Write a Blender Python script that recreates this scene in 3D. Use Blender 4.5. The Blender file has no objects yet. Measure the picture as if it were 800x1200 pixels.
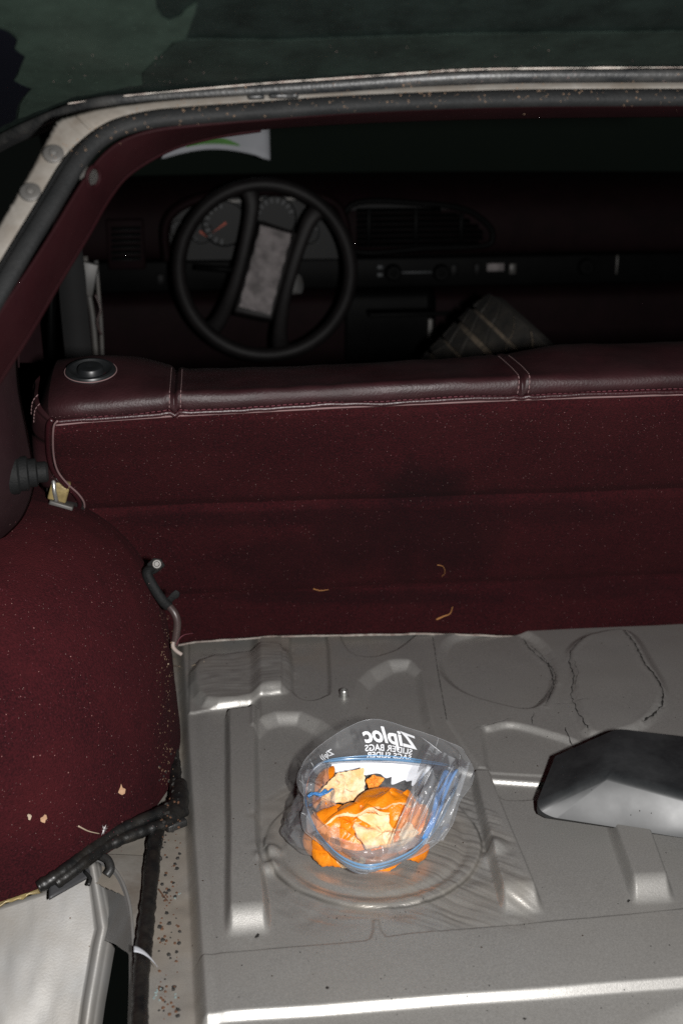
import bpy, bmesh, math, random
import numpy as np
from mathutils import Vector, Matrix, Euler

random.seed(7)
rng = np.random.RandomState(7)
S = bpy.context.scene
COL = S.collection

# ------------------------------------------------------------------ camera, world, flash, exposure
CAM_Z, PITCH, YAW, FOC = 0.72, 20.0, -6.0, 1500.0
cam_d = bpy.data.cameras.new('camera')
cam = bpy.data.objects.new('camera', cam_d)
COL.objects.link(cam)
cam_d.sensor_fit = 'VERTICAL'; cam_d.sensor_height = 36.0; cam_d.lens = 45.0
cam_d.clip_start = 0.02; cam_d.clip_end = 100.0
cam_d.dof.use_dof = True; cam_d.dof.focus_distance = 1.26; cam_d.dof.aperture_fstop = 6.0
cam.location = (0, 0, CAM_Z)
cam.rotation_euler = (math.radians(90 - PITCH), 0, math.radians(YAW))
S.camera = cam

W = bpy.data.worlds.new('World'); S.world = W; W.use_nodes = True
W.node_tree.nodes['Background'].inputs[0].default_value = (0.75, 0.9, 0.8, 1)
W.node_tree.nodes['Background'].inputs[1].default_value = 0.0035

RC = Euler((math.radians(90 - PITCH), 0, math.radians(YAW))).to_matrix()
fl_d = bpy.data.lights.new('camera_flash', 'AREA')          # the flash of the camera that took the picture
fl_d.shape = 'RECTANGLE'; fl_d.size = 0.025; fl_d.size_y = 0.05
fl_d.energy = 27.0; fl_d.color = (1.0, 0.985, 0.965)
fl = bpy.data.objects.new('camera_flash', fl_d); COL.objects.link(fl)
fl.location = Vector((0, 0, CAM_Z)) + RC @ Vector((0.125, -0.01, -0.0))
fl.rotation_euler = cam.rotation_euler

S.view_settings.view_transform = 'Standard'; S.view_settings.look = 'None'
S.view_settings.exposure = 0.0; S.view_settings.gamma = 1.0
S.render.engine = 'CYCLES'
S.cycles.use_denoising = False
S.cycles.max_bounces = 10; S.cycles.transparent_max_bounces = 24
S.cycles.caustics_reflective = False; S.cycles.caustics_refractive = False
S.cycles.sample_clamp_indirect = 0.6

# ------------------------------------------------------------------ measuring helpers (photo measurement -> metres)
CL = Vector((0, 0, CAM_Z))
def ray(x, y): return RC @ Vector(((x - 400) / FOC, -(y - 600) / FOC, -1))
def atz(x, y, z=0.0):
    d = ray(x, y); return CL + d * ((z - CAM_Z) / d.z)
def aty(x, y, Y):
    d = ray(x, y); return CL + d * (Y / d.y)
def atp(x, y, p, n):
    d = ray(x, y); return CL + d * ((Vector(p) - CL).dot(Vector(n)) / d.dot(Vector(n)))

# ------------------------------------------------------------------ noise
def vnoise(x, y, s, seed=0):
    x = np.asarray(x) * s + seed * 17.31; y = np.asarray(y) * s + seed * 9.77
    xi = np.floor(x).astype(np.int64); yi = np.floor(y).astype(np.int64)
    fx = x - xi; fy = y - yi
    fx = fx * fx * (3 - 2 * fx); fy = fy * fy * (3 - 2 * fy)
    def h(a, b):
        n = (a * 374761393 + b * 668265263 + seed * 69069) & 0xFFFFFFFF
        n = ((n ^ (n >> 13)) * 1274126177) & 0xFFFFFFFF
        return ((n ^ (n >> 16)) & 0xFFFF) / 65535.0
    return ((h(xi, yi) * (1 - fx) + h(xi + 1, yi) * fx) * (1 - fy) + (h(xi, yi + 1) * (1 - fx) + h(xi + 1, yi + 1) * fx) * fy) * 2 - 1
def fbm(x, y, s, seed=0, o=3):
    r = 0; a = 1.0
    for i in range(o):
        r = r + a * vnoise(x, y, s * 2 ** i, seed + i); a *= 0.5
    return r

# ------------------------------------------------------------------ materials
MATS = {}
def nm(nt, t, **kw):
    n = nt.nodes.new(t)
    for k, v in kw.items():
        if k.startswith('_'): setattr(n, k[1:], v)
        else: n.inputs[k].default_value = v
    return n
def mat(name, col, rough=0.6, metal=0.0, col2=None, cscale=20, cdet=4, bump=0.0, bscale=200, spec=0.5, sheen=0.0,
        speck=None, speck_scale=260, speck_size=0.12, dust=None, dust_amt=0.0, dust_scale=9, rvar=0.0, coat=0.0, bump2=0.0, bscale2=30, stain_shade=None):
    m = bpy.data.materials.new(name); m.use_nodes = True; MATS[name] = m
    nt = m.node_tree; L = nt.links.new
    b = nt.nodes['Principled BSDF']
    b.inputs['Roughness'].default_value = rough; b.inputs['Metallic'].default_value = metal
    b.inputs['Specular IOR Level'].default_value = spec
    if coat: b.inputs['Coat Weight'].default_value = coat; b.inputs['Coat Roughness'].default_value = 0.15
    if sheen: b.inputs['Sheen Weight'].default_value = sheen; b.inputs['Sheen Roughness'].default_value = 0.4; b.inputs['Sheen Tint'].default_value = (*col, 1)
    tc = nt.nodes.new('ShaderNodeTexCoord'); co = tc.outputs['Object']
    c2 = col2 or tuple(c * 0.75 for c in col)
    n = nm(nt, 'ShaderNodeTexNoise', Scale=cscale, Detail=cdet, Roughness=0.62); L(co, n.inputs['Vector'])
    r = nt.nodes.new('ShaderNodeValToRGB'); L(n.outputs[0], r.inputs[0])
    r.color_ramp.elements[0].position = 0.36; r.color_ramp.elements[1].position = 0.64
    r.color_ramp.elements[0].color = (*c2, 1); r.color_ramp.elements[1].color = (*col, 1)
    cur = r.outputs[0]
    def mix(fac, a, colr):
        x = nt.nodes.new('ShaderNodeMix'); x.data_type = 'RGBA'
        L(fac, x.inputs[0]); L(a, x.inputs[6]); x.inputs[7].default_value = (*colr, 1); return x.outputs[2]
    if dust:
        n2 = nm(nt, 'ShaderNodeTexNoise', Scale=dust_scale, Detail=8, Roughness=0.7); L(co, n2.inputs['Vector'])
        mr = nm(nt, 'ShaderNodeMapRange'); L(n2.outputs[0], mr.inputs[0]); mr.inputs[1].default_value = 0.38; mr.inputs[2].default_value = 0.75
        mr.inputs[4].default_value = dust_amt
        cur = mix(mr.outputs[0], cur, dust)
    if speck:
        v = nm(nt, 'ShaderNodeTexVoronoi', Scale=speck_scale); L(co, v.inputs['Vector'])
        n3 = nm(nt, 'ShaderNodeTexNoise', Scale=speck_scale * 0.12, Detail=2); L(co, n3.inputs['Vector'])
        th = nm(nt, 'ShaderNodeMath', _operation='MULTIPLY'); L(n3.outputs[0], th.inputs[0]); th.inputs[1].default_value = speck_size * 2
        lt = nm(nt, 'ShaderNodeMath', _operation='LESS_THAN'); L(v.outputs['Distance'], lt.inputs[0]); L(th.outputs[0], lt.inputs[1])
        # only some cells carry a speck
        sp = nt.nodes.new('ShaderNodeSeparateColor'); L(v.outputs['Color'], sp.inputs[0])
        g = nm(nt, 'ShaderNodeMath', _operation='GREATER_THAN'); L(sp.outputs[0], g.inputs[0]); g.inputs[1].default_value = 0.72
        mu = nm(nt, 'ShaderNodeMath', _operation='MULTIPLY'); L(lt.outputs[0], mu.inputs[0]); L(g.outputs[0], mu.inputs[1])
        cur = mix(mu.outputs[0], cur, speck)
    if stain_shade:
        at = nt.nodes.new('ShaderNodeAttribute'); at.attribute_name = 'stain_shade'
        cur = mix(at.outputs['Fac'], cur, stain_shade)
    L(cur, b.inputs['Base Color'])
    if rvar:
        n4 = nm(nt, 'ShaderNodeTexNoise', Scale=14, Detail=6); L(co, n4.inputs['Vector'])
        mr = nm(nt, 'ShaderNodeMapRange'); L(n4.outputs[0], mr.inputs[0]); mr.inputs[1].default_value = 0.3; mr.inputs[2].default_value = 0.7
        mr.inputs[3].default_value = rough - rvar; mr.inputs[4].default_value = rough + rvar; L(mr.outputs[0], b.inputs['Roughness'])
    last = None
    for st, sc in ((bump, bscale), (bump2, bscale2)):
        if st:
            n5 = nm(nt, 'ShaderNodeTexNoise', Scale=sc, Detail=3); L(co, n5.inputs['Vector'])
            bp = nm(nt, 'ShaderNodeBump', Strength=st, Distance=0.002); L(n5.outputs[0], bp.inputs['Height'])
            if last: L(last, bp.inputs['Normal'])
            last = bp.outputs[0]
    if last: L(last, b.inputs['Normal'])
    return m

def film_mat(name, tint, haze, haze_col, rough=0.1, ior=1.5, spec_gain=1.0, bump=0.0, bscale=60, mottle=0.0, trl=0.4):
    """thin clear sheet: lets light through, a little milky scatter, Fresnel gloss"""
    m = bpy.data.materials.new(name); m.use_nodes = True; MATS[name] = m
    nt = m.node_tree; L = nt.links.new; nt.nodes.clear()
    out = nt.nodes.new('ShaderNodeOutputMaterial')
    tr = nm(nt, 'ShaderNodeBsdfTransparent', Color=(*tint, 1))
    df = nm(nt, 'ShaderNodeBsdfDiffuse', Color=(*haze_col, 1)); tl = nm(nt, 'ShaderNodeBsdfTranslucent', Color=(*haze_col, 1))
    if mottle:
        tcm = nt.nodes.new('ShaderNodeTexCoord'); na = nm(nt, 'ShaderNodeTexNoise', Scale=26, Detail=8, Roughness=0.75); L(tcm.outputs['Object'], na.inputs['Vector'])
        ra = nt.nodes.new('ShaderNodeValToRGB'); L(na.outputs[0], ra.inputs[0]); ra.color_ramp.elements[0].position = 0.35; ra.color_ramp.elements[1].position = 0.72
        ra.color_ramp.elements[0].color = (*[c * (1 - 0.45 * mottle) for c in haze_col], 1); ra.color_ramp.elements[1].color = (*[c * (1 + mottle) for c in haze_col], 1)
        vo = nm(nt, 'ShaderNodeTexVoronoi', Scale=160); L(tcm.outputs['Object'], vo.inputs['Vector'])
        lt = nm(nt, 'ShaderNodeMath', _operation='LESS_THAN'); L(vo.outputs['Distance'], lt.inputs[0]); lt.inputs[1].default_value = 0.07
        mx = nt.nodes.new('ShaderNodeMix'); mx.data_type = 'RGBA'; L(lt.outputs[0], mx.inputs[0]); L(ra.outputs[0], mx.inputs[6]); mx.inputs[7].default_value = (*[c * 4 for c in haze_col], 1)
        L(mx.outputs[2], df.inputs[0])
    m0 = nm(nt, 'ShaderNodeMixShader', Fac=trl if not mottle else 0.05); L(df.outputs[0], m0.inputs[1]); L(tl.outputs[0], m0.inputs[2])
    m1 = nm(nt, 'ShaderNodeMixShader', Fac=haze); L(tr.outputs[0], m1.inputs[1]); L(m0.outputs[0], m1.inputs[2])
    gl = nm(nt, 'ShaderNodeBsdfGlossy', Color=(1, 1, 1, 1), Roughness=rough)
    fr = nm(nt, 'ShaderNodeFresnel', IOR=ior)
    mu = nm(nt, 'ShaderNodeMath', _operation='MULTIPLY', _use_clamp=True); L(fr.outputs[0], mu.inputs[0]); mu.inputs[1].default_value = spec_gain
    m2 = nm(nt, 'ShaderNodeMixShader'); L(mu.outputs[0], m2.inputs[0]); L(m1.outputs[0], m2.inputs[1]); L(gl.outputs[0], m2.inputs[2])
    if bump:
        tc = nt.nodes.new('ShaderNodeTexCoord')
        n = nm(nt, 'ShaderNodeTexNoise', Scale=bscale, Detail=2, Distortion=1.0); L(tc.outputs['Object'], n.inputs['Vector'])
        bp = nm(nt, 'ShaderNodeBump', Strength=bump, Distance=0.004); L(n.outputs[0], bp.inputs['Height'])
        L(bp.outputs[0], gl.inputs['Normal']); L(bp.outputs[0], fr.inputs['Normal'])
    L(m2.outputs[0], out.inputs[0])
    return m

def floor_mat():
    m = bpy.data.materials.new('floor_paint'); m.use_nodes = True; MATS['floor_paint'] = m
    nt = m.node_tree; L = nt.links.new; b = nt.nodes['Principled BSDF']
    tc = nt.nodes.new('ShaderNodeTexCoord'); co = tc.outputs['Object']
    at = nt.nodes.new('ShaderNodeAttribute'); at.attribute_name = 'wear'
    sp = nt.nodes.new('ShaderNodeSeparateColor'); L(at.outputs['Color'], sp.inputs[0])
    n = nm(nt, 'ShaderNodeTexNoise', Scale=700, Detail=2, Roughness=0.7); L(co, n.inputs['Vector'])
    r = nt.nodes.new('ShaderNodeValToRGB'); L(n.outputs[0], r.inputs[0])
    r.color_ramp.elements[0].position = 0.26; r.color_ramp.elements[1].position = 0.74
    r.color_ramp.elements[0].color = (0.25, 0.244, 0.233, 1); r.color_ramp.elements[1].color = (0.38, 0.371, 0.356, 1)
    n2 = nm(nt, 'ShaderNodeTexNoise', Scale=7, Detail=6, Roughness=0.65); L(co, n2.inputs['Vector'])
    def mix(fac, a, bcol, bt='MIX'):
        x = nt.nodes.new('ShaderNodeMix'); x.data_type = 'RGBA'; x.blend_type = bt
        L(fac, x.inputs[0]); L(a, x.inputs[6])
        if isinstance(bcol, tuple): x.inputs[7].default_value = (*bcol, 1)
        else: L(bcol, x.inputs[7])
        return x.outputs[2]
    mr = nm(nt, 'ShaderNodeMapRange'); L(n2.outputs[0], mr.inputs[0]); mr.inputs[1].default_value = 0.4; mr.inputs[2].default_value = 0.75; mr.inputs[4].default_value = 0.35
    c = mix(mr.outputs[0], r.outputs[0], (0.33, 0.31, 0.28))
    c = mix(sp.outputs[1], c, (0.36, 0.32, 0.27))          # dusty tan side channel and rusty brown films
    c = mix(sp.outputs[0], c, (0.006, 0.005, 0.005))         # dirt packed in cracks
    # scattered tiny rust freckles
    v = nm(nt, 'ShaderNodeTexVoronoi', Scale=38); L(co, v.inputs['Vector'])
    lt = nm(nt, 'ShaderNodeMath', _operation='LESS_THAN'); L(v.outputs['Distance'], lt.inputs[0]); lt.inputs[1].default_value = 0.035
    c = mix(lt.outputs[0], c, (0.06, 0.035, 0.02))
    L(c, b.inputs['Base Color'])
    b.inputs['Metallic'].default_value = 0.48
    mrr = nm(nt, 'ShaderNodeMapRange'); L(sp.outputs[2], mrr.inputs[0]); mrr.inputs[3].default_value = 0.43; mrr.inputs[4].default_value = 0.30
    n3 = nm(nt, 'ShaderNodeTexNoise', Scale=25, Detail=5); L(co, n3.inputs['Vector'])
    ad = nm(nt, 'ShaderNodeMath', _operation='MULTIPLY_ADD'); L(n3.outputs[0], ad.inputs[0]); ad.inputs[1].default_value = 0.16; L(mrr.outputs[0], ad.inputs[2])
    sb = nm(nt, 'ShaderNodeMath', _operation='SUBTRACT'); L(ad.outputs[0], sb.inputs[0]); sb.inputs[1].default_value = 0.08
    L(sb.outputs[0], b.inputs['Roughness'])
    n4 = nm(nt, 'ShaderNodeTexNoise', Scale=900, Detail=2); L(co, n4.inputs['Vector'])
    bp = nm(nt, 'ShaderNodeBump', Strength=0.12, Distance=0.001); L(n4.outputs[0], bp.inputs['Height']); L(bp.outputs[0], b.inputs['Normal'])
    return m
floor_mat()
mat('crack_dirt', (0.010, 0.008, 0.007), 0.9)

CARP = (0.041, 0.0048, 0.0072)
mat('carpet', CARP, 0.95, col2=(0.011, 0.0018, 0.003), cscale=480, cdet=3, bump=0.9, bscale=700, spec=0.15, sheen=0.10, speck=(0.22, 0.11, 0.11), speck_scale=210, speck_size=0.09, dust=(0.045, 0.008, 0.009), dust_amt=0.5, dust_scale=11, bump2=0.25, bscale2=60, stain_shade=(0.006, 0.0016, 0.0026))
mat('carpet_arch', (0.043, 0.0052, 0.0080), 0.95, col2=(0.013, 0.002, 0.0034), cscale=480, cdet=3, bump=0.9, bscale=700, spec=0.15, sheen=0.12, speck=(0.26, 0.13, 0.12), speck_scale=190, speck_size=0.09, dust=(0.062, 0.0082, 0.0105), dust_amt=0.75, dust_scale=7, bump2=0.25, bscale2=50)
mat('leather', (0.027, 0.0072, 0.0092), 0.54, col2=(0.018, 0.0048, 0.0062), cscale=30, bump=0.22, bscale=420, spec=0.38, dust=(0.032, 0.014, 0.015), dust_amt=0.35, dust_scale=20, rvar=0.08)
mat('leather_pipe', (0.032, 0.0065, 0.009), 0.4, bump=0.2, bscale=500)
mat('thread', (0.20, 0.12, 0.12), 0.8)
mat('thread_red', (0.10, 0.02, 0.03), 0.8)
mat('black_plastic', (0.011, 0.012, 0.013), 0.42, col2=(0.007, 0.008, 0.009), cscale=40, dust=(0.05, 0.05, 0.05), dust_amt=0.4, rvar=0.06)
mat('trim_black', (0.016, 0.0175, 0.019), 0.42, col2=(0.009, 0.010, 0.011), cscale=16, dust=(0.05, 0.052, 0.054), dust_amt=0.6, dust_scale=17, rvar=0.07)
mat('rubber', (0.00450, 0.00492, 0.00528), 0.7, spec=0.2, col2=(0.006, 0.0065, 0.007), cscale=45, dust=(0.02, 0.0195, 0.019), dust_amt=0.4, dust_scale=28, bump=0.3, bscale=500)
mat('rubber_dark', (0.010, 0.011, 0.012), 0.45, dust=(0.07, 0.066, 0.06), dust_amt=0.45, dust_scale=40, bump=0.2, bscale=400)
mat('tyre_rubber', (0.014, 0.013, 0.012), 0.75, dust=(0.06, 0.05, 0.038), dust_amt=0.5, dust_scale=30, bump=0.3, bscale=300)
mat('tyre_groove', (0.13, 0.10, 0.07), 0.9, col2=(0.05, 0.04, 0.03), cscale=60)
mat('silver_paint', (0.25, 0.235, 0.215), 0.45, 0.25, col2=(0.19, 0.175, 0.155), cscale=22, dust=(0.12, 0.09, 0.065), dust_amt=0.65, dust_scale=26, speck=(0.06, 0.03, 0.015), speck_scale=60, speck_size=0.08, rvar=0.1, bump=0.08, bscale=300)
mat('pale_metal', (0.235, 0.232, 0.225), 0.52, 0.3, col2=(0.24, 0.235, 0.23), cscale=9, dust=(0.19, 0.17, 0.145), dust_amt=0.8, dust_scale=11, bump=0.05, bscale=500, rvar=0.08, speck=(0.08, 0.06, 0.045), speck_scale=70, speck_size=0.06)
mat('grey_metal', (0.20, 0.20, 0.20), 0.4, 0.3, dust=(0.12, 0.10, 0.08), dust_amt=0.5, dust_scale=30)
mat('bolt_grey', (0.10, 0.097, 0.093), 0.5, 0.4, dust=(0.08, 0.07, 0.06), dust_amt=0.5, dust_scale=80)
mat('zinc', (0.5, 0.5, 0.48), 0.35, 0.8)
mat('maroon_plastic', (0.01020, 0.00217, 0.00293), 0.65, spec=0.06, col2=(0.009, 0.002, 0.0027), cscale=60, bump=0.15, bscale=500, dust=(0.02, 0.007, 0.0075), dust_amt=0.25, dust_scale=24)
mat('maroon_dark', (0.020, 0.008, 0.010), 0.6, spec=0.2, bump=0.1, bscale=400, dust=(0.03, 0.02, 0.02), dust_amt=0.5, dust_scale=6)
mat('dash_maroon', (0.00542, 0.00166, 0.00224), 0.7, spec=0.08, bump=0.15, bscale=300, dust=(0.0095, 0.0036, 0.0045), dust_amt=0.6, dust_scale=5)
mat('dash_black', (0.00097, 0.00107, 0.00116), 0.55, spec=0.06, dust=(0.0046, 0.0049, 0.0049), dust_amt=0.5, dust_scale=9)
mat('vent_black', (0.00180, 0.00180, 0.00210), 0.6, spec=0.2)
mat('gauge_face', (0.00343, 0.00377, 0.00412), 0.5, spec=0.2)
mat('gauge_mark', (0.05120, 0.05440, 0.05760), 0.6)
mat('needle_red', (0.33000, 0.04200, 0.01200), 0.6)
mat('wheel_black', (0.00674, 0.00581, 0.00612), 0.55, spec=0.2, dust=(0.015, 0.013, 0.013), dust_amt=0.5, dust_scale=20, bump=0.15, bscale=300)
mat('foam_grey', (0.22080, 0.19780, 0.19780), 0.85, col2=(0.10, 0.09, 0.09), cscale=38, cdet=6, bump=0.8, bscale=60)
mat('paper', (0.40, 0.41, 0.44), 0.8, col2=(0.34, 0.35, 0.375), cscale=8)
mat('green_print', (0.10, 0.26, 0.06), 0.8)
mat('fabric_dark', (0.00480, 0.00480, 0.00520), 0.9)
mat('jamb_metal', (0.075, 0.075, 0.074), 0.5, 0.2, dust=(0.08, 0.07, 0.06), dust_amt=0.9, dust_scale=22)
mat('cabin_dark', (0.010, 0.008, 0.008), 0.9, spec=0.2)
mat('tape_black', (0.006, 0.0065, 0.007), 0.42, dust=(0.07, 0.055, 0.04), dust_amt=0.22, dust_scale=60, bump=0.5, bscale=110, rvar=0.1)
mat('foil_yellow', (0.34, 0.26, 0.11), 0.35, 0.2, col2=(0.16, 0.12, 0.06), cscale=40, bump=0.7, bscale=70)
mat('grey_flap', (0.05, 0.05, 0.053), 0.5, bump=0.2, bscale=200)
mat('pale_wire', (0.34, 0.28, 0.25), 0.6)
mat('brown_hose', (0.05, 0.033, 0.032), 0.4, dust=(0.08, 0.06, 0.055), dust_amt=0.4, dust_scale=60)
mat('thread_fray', (0.4, 0.37, 0.33), 0.9, col2=(0.22, 0.17, 0.15), cscale=120)
mat('straw', (0.36, 0.16, 0.05), 0.8); mat('straw_pale', (0.42, 0.33, 0.24), 0.8); mat('leaf_tan', (0.45, 0.28, 0.17), 0.85, col2=(0.3, 0.17, 0.1), cscale=150)
mat('lint_pale', (0.20, 0.13, 0.12), 0.95); mat('crumb_tan', (0.16, 0.10, 0.06), 0.9)
mat('lint_white', (0.75, 0.72, 0.72), 0.95); mat('crumb_dark', (0.02, 0.018, 0.016), 0.8); mat('crumb_brown', (0.10, 0.045, 0.022), 0.9); mat('glass_crumb', (0.22, 0.28, 0.28), 0.2)
mat('peel_orange', (0.80, 0.235, 0.007), 0.36, col2=(0.72, 0.175, 0.004), cscale=60, bump=0.32, bscale=420, dust=(0.82, 0.29, 0.015), dust_amt=0.4, dust_scale=25)
mat('pith', (0.82, 0.66, 0.46), 0.9, col2=(0.80, 0.44, 0.18), cscale=75, cdet=7, bump=1.0, bscale=190, bump2=1.0, bscale2=75)
mat('pith_orange', (0.86, 0.36, 0.07), 0.8, col2=(0.82, 0.27, 0.02), cscale=140, bump=0.9, bscale=180)
mat('bag_print', (0.80, 0.82, 0.85), 0.6)
film_mat('fold_film', (0.90, 0.91, 0.92), 0.20, (0.85, 0.88, 0.93), 0.2, 1.4, 0.45, 0.35, 70)
film_mat('bag_film', (0.79, 0.80, 0.815), 0.13, (0.85, 0.87, 0.90), 0.2, 1.4, 0.35, 0.3, 60)
film_mat('film_hem', (0.9, 0.9, 0.9), 0.45, (0.85, 0.87, 0.9), 0.2)
film_mat('zip_blue', (0.70, 0.86, 0.98), 0.50, (0.36, 0.66, 1.0), 0.2, 1.5, 0.8)
film_mat('zip_solid', (0.5, 0.75, 0.98), 0.72, (0.14, 0.45, 0.95), 0.25, 1.45, 0.6)
film_mat('panel_white', (0.9, 0.92, 0.96), 0.95, (0.90, 0.91, 0.96), 0.5, 1.4, 0.4, trl=0.08)
film_mat('tinted_glass', (0.20, 0.26, 0.23), 0.80, (0.008, 0.0125, 0.011), 0.35, 1.4, 0.25, mottle=0.8)
film_mat('film_green', (0.2, 0.3, 0.22), 0.92, (0.019, 0.030, 0.0235), 0.4, 1.4, 0.25, mottle=0.5)
film_mat('film_dark', (0.2, 0.3, 0.22), 0.92, (0.0095, 0.0152, 0.0125), 0.4, 1.4, 0.25, mottle=0.7)
film_mat('film_navy', (0.1, 0.12, 0.2), 0.95, (0.004, 0.005, 0.009), 0.35, 1.4, 0.2)
film_mat('windscreen_glass', (0.3, 0.36, 0.32), 0.85, (0.030, 0.042, 0.034), 0.4, 1.4, 0.2)
M = MATS

# ------------------------------------------------------------------ mesh helpers
def link(name, me, m=None, parent=None, smooth=True):
    o = bpy.data.objects.new(name, me); COL.objects.link(o)
    if m is not None:
        for x in (m if isinstance(m, (list, tuple)) else [m]): me.materials.append(M[x] if isinstance(x, str) else x)
    if smooth: me.shade_smooth()
    if parent: o.parent = parent
    return o
def mesh(name, vs, fs, m=None, parent=None, smooth=True, auto=None):
    me = bpy.data.meshes.new(name); me.from_pydata([tuple(v) for v in vs], [], fs); me.update()
    o = link(name, me, m, parent, smooth)
    if auto: me.set_sharp_from_angle(angle=math.radians(auto))
    return o
def local(parent_loc): return Vector(parent_loc)
def thing(name, label, cat, loc=(0, 0, 0), group=None):
    o = bpy.data.objects.new(name, None); COL.objects.link(o); o.location = loc; o.empty_display_size = 0.03
    tag(o, label, cat, group); return o
def tag(o, label, cat, group=None):
    o['label'] = label; o['category'] = cat
    if group: o['group'] = group
    return o
def put(o, parent):
    """parent a mesh whose vertices are in world coordinates"""
    o.parent = parent; o.matrix_parent_inverse = Matrix.Translation(parent.location).inverted(); return o
def cat(pts, n, closed=False):
    P = [Vector(p) for p in pts]; k = len(P); out = []
    segs = k if closed else k - 1
    for i in range(n):
        u = i / n * segs if closed else i / (n - 1) * segs
        s = min(int(u), segs - 1); t = u - s
        g = lambda j: P[j % k] if closed else P[max(0, min(k - 1, j))]
        a, b, c, d = g(s - 1), g(s), g(s + 1), g(s + 2)
        out.append(0.5 * ((2 * b) + (c - a) * t + (2 * a - 5 * b + 4 * c - d) * t * t + (3 * b - a - 3 * c + d) * t ** 3))
    return out
def sweep(name, pts, prof, m, parent=None, closed=False, up=None, scale=None, caps=True, auto=None):
    """sweep a closed 2-D profile [(side, up)] along points; up: Vector or list"""
    P = [Vector(p) for p in pts]; n = len(P); k = len(prof); vs = []; fs = []
    prev = None
    for i in range(n):
        if closed: t = P[(i + 1) % n] - P[i - 1]
        else: t = P[min(i + 1, n - 1)] - P[max(i - 1, 0)]
        t.normalize()
        if up is not None: u = Vector(up[i] if isinstance(up, list) else up)
        else:
            u = prev if prev is not None else (Vector((0, 0, 1)) if abs(t.z) < 0.9 else Vector((0, 1, 0)))
        s = t.cross(u).normalized(); u = s.cross(t).normalized(); prev = u
        sc = scale[i] if scale is not None else 1.0
        for a, b in prof: vs.append(P[i] + s * a * sc + u * b * sc)
    for i in range(n if closed else n - 1):
        j = (i + 1) % n
        for q in range(k):
            r = (q + 1) % k; fs.append((i * k + q, i * k + r, j * k + r, j * k + q))
    if caps and not closed:
        fs.append(tuple(range(k))[::-1]); fs.append(tuple((n - 1) * k + q for q in range(k)))
    return fin(mesh(name, vs, fs, m, None, True, auto), parent)
def fin(o, parent):
    if parent: put(o, parent)
    return o
def circ(r, k=12, sx=1.0, sy=1.0): return [(r * sx * math.cos(2 * math.pi * i / k), r * sy * math.sin(2 * math.pi * i / k)) for i in range(k)]
def tube(name, pts, r, m, parent=None, k=10, closed=False, scale=None, sx=1, sy=1, up=None): return sweep(name, pts, circ(r, k, sx, sy), m, parent, closed, up, scale)
def gridm(name, fn, nu, nv, m, parent=None, closed_u=False, auto=None):
    vs = [fn(i / (nu if closed_u else nu - 1), j / (nv - 1)) for j in range(nv) for i in range(nu)]
    fs = []
    for j in range(nv - 1):
        for i in range(nu if closed_u else nu - 1):
            a = j * nu + i; b = j * nu + (i + 1) % nu; fs.append((a, b, b + nu, a + nu))
    return fin(mesh(name, vs, fs, m, None, True, auto), parent)
def solid(o, th, off=-1):
    md = o.modifiers.new('thickness', 'SOLIDIFY'); md.thickness = th; md.offset = off; return o
def hull(name, vs, fs, m, parent=None, bev=0.003, seg=3, auto=50, soft=None):
    bm = bmesh.new(); V = [bm.verts.new(v) for v in vs]
    for f in fs: bm.faces.new([V[i] for i in f])
    bmesh.ops.recalc_face_normals(bm, faces=bm.faces)
    if soft:
        big = [e for e in bm.edges if tuple(sorted((V.index(e.verts[0]), V.index(e.verts[1])))) in soft[0]]
        bmesh.ops.bevel(bm, geom=big, offset=soft[1], segments=8, affect='EDGES', profile=0.5, clamp_overlap=True); bm.normal_update()
        bmesh.ops.bevel(bm, geom=[e for e in bm.edges if len(e.link_faces) == 2 and e.calc_face_angle(0) > 0.45], offset=bev, segments=seg, affect='EDGES', profile=0.5, clamp_overlap=True)
    elif bev: bmesh.ops.bevel(bm, geom=list(bm.edges), offset=bev, segments=seg, affect='EDGES', profile=0.5, clamp_overlap=True)
    me = bpy.data.meshes.new(name); bm.to_mesh(me); bm.free()
    o = link(name, me, m, None, True)
    if auto: me.set_sharp_from_angle(angle=math.radians(auto))
    return fin(o, parent)
def box(name, c, s, m, parent=None, rot=(0, 0, 0), bev=0.002, seg=2):
    R = Euler([math.radians(a) for a in rot]).to_matrix(); c = Vector(c)
    vs = [c + R @ Vector((x * s[0] / 2, y * s[1] / 2, z * s[2] / 2)) for x in (-1, 1) for y in (-1, 1) for z in (-1, 1)]
    return hull(name, vs, [(0, 1, 3, 2), (4, 6, 7, 5), (0, 4, 5, 1), (2, 3, 7, 6), (0, 2, 6, 4), (1, 5, 7, 3)], m, parent, bev, seg)
def frame(n, hint=(0, 0, 1)):
    n = Vector(n).normalized(); h = Vector(hint)
    if abs(n.dot(h)) > 0.95: h = Vector((0, 1, 0))
    a = h.cross(n).normalized(); return a, n.cross(a).normalized(), n
def lathe(name, c, axis, prof, m, parent=None, k=24, auto=40):
    """prof: [(radius, along axis)]"""
    a, b, n = frame(axis); c = Vector(c); vs = []; fs = []
    for r, h in prof:
        for i in range(k):
            t = 2 * math.pi * i / k; vs.append(c + n * h + (a * math.cos(t) + b * math.sin(t)) * r)
    for j in range(len(prof) - 1):
        for i in range(k): fs.append((j * k + i, j * k + (i + 1) % k, (j + 1) * k + (i + 1) % k, (j + 1) * k + i))
    if prof[0][0] > 1e-4: fs.append(tuple(range(k))[::-1])
    if prof[-1][0] > 1e-4: fs.append(tuple((len(prof) - 1) * k + i for i in range(k)))
    return fin(mesh(name, vs, fs, m, None, True, auto), parent)
def struct(o): o['kind'] = 'structure'; return o

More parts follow.
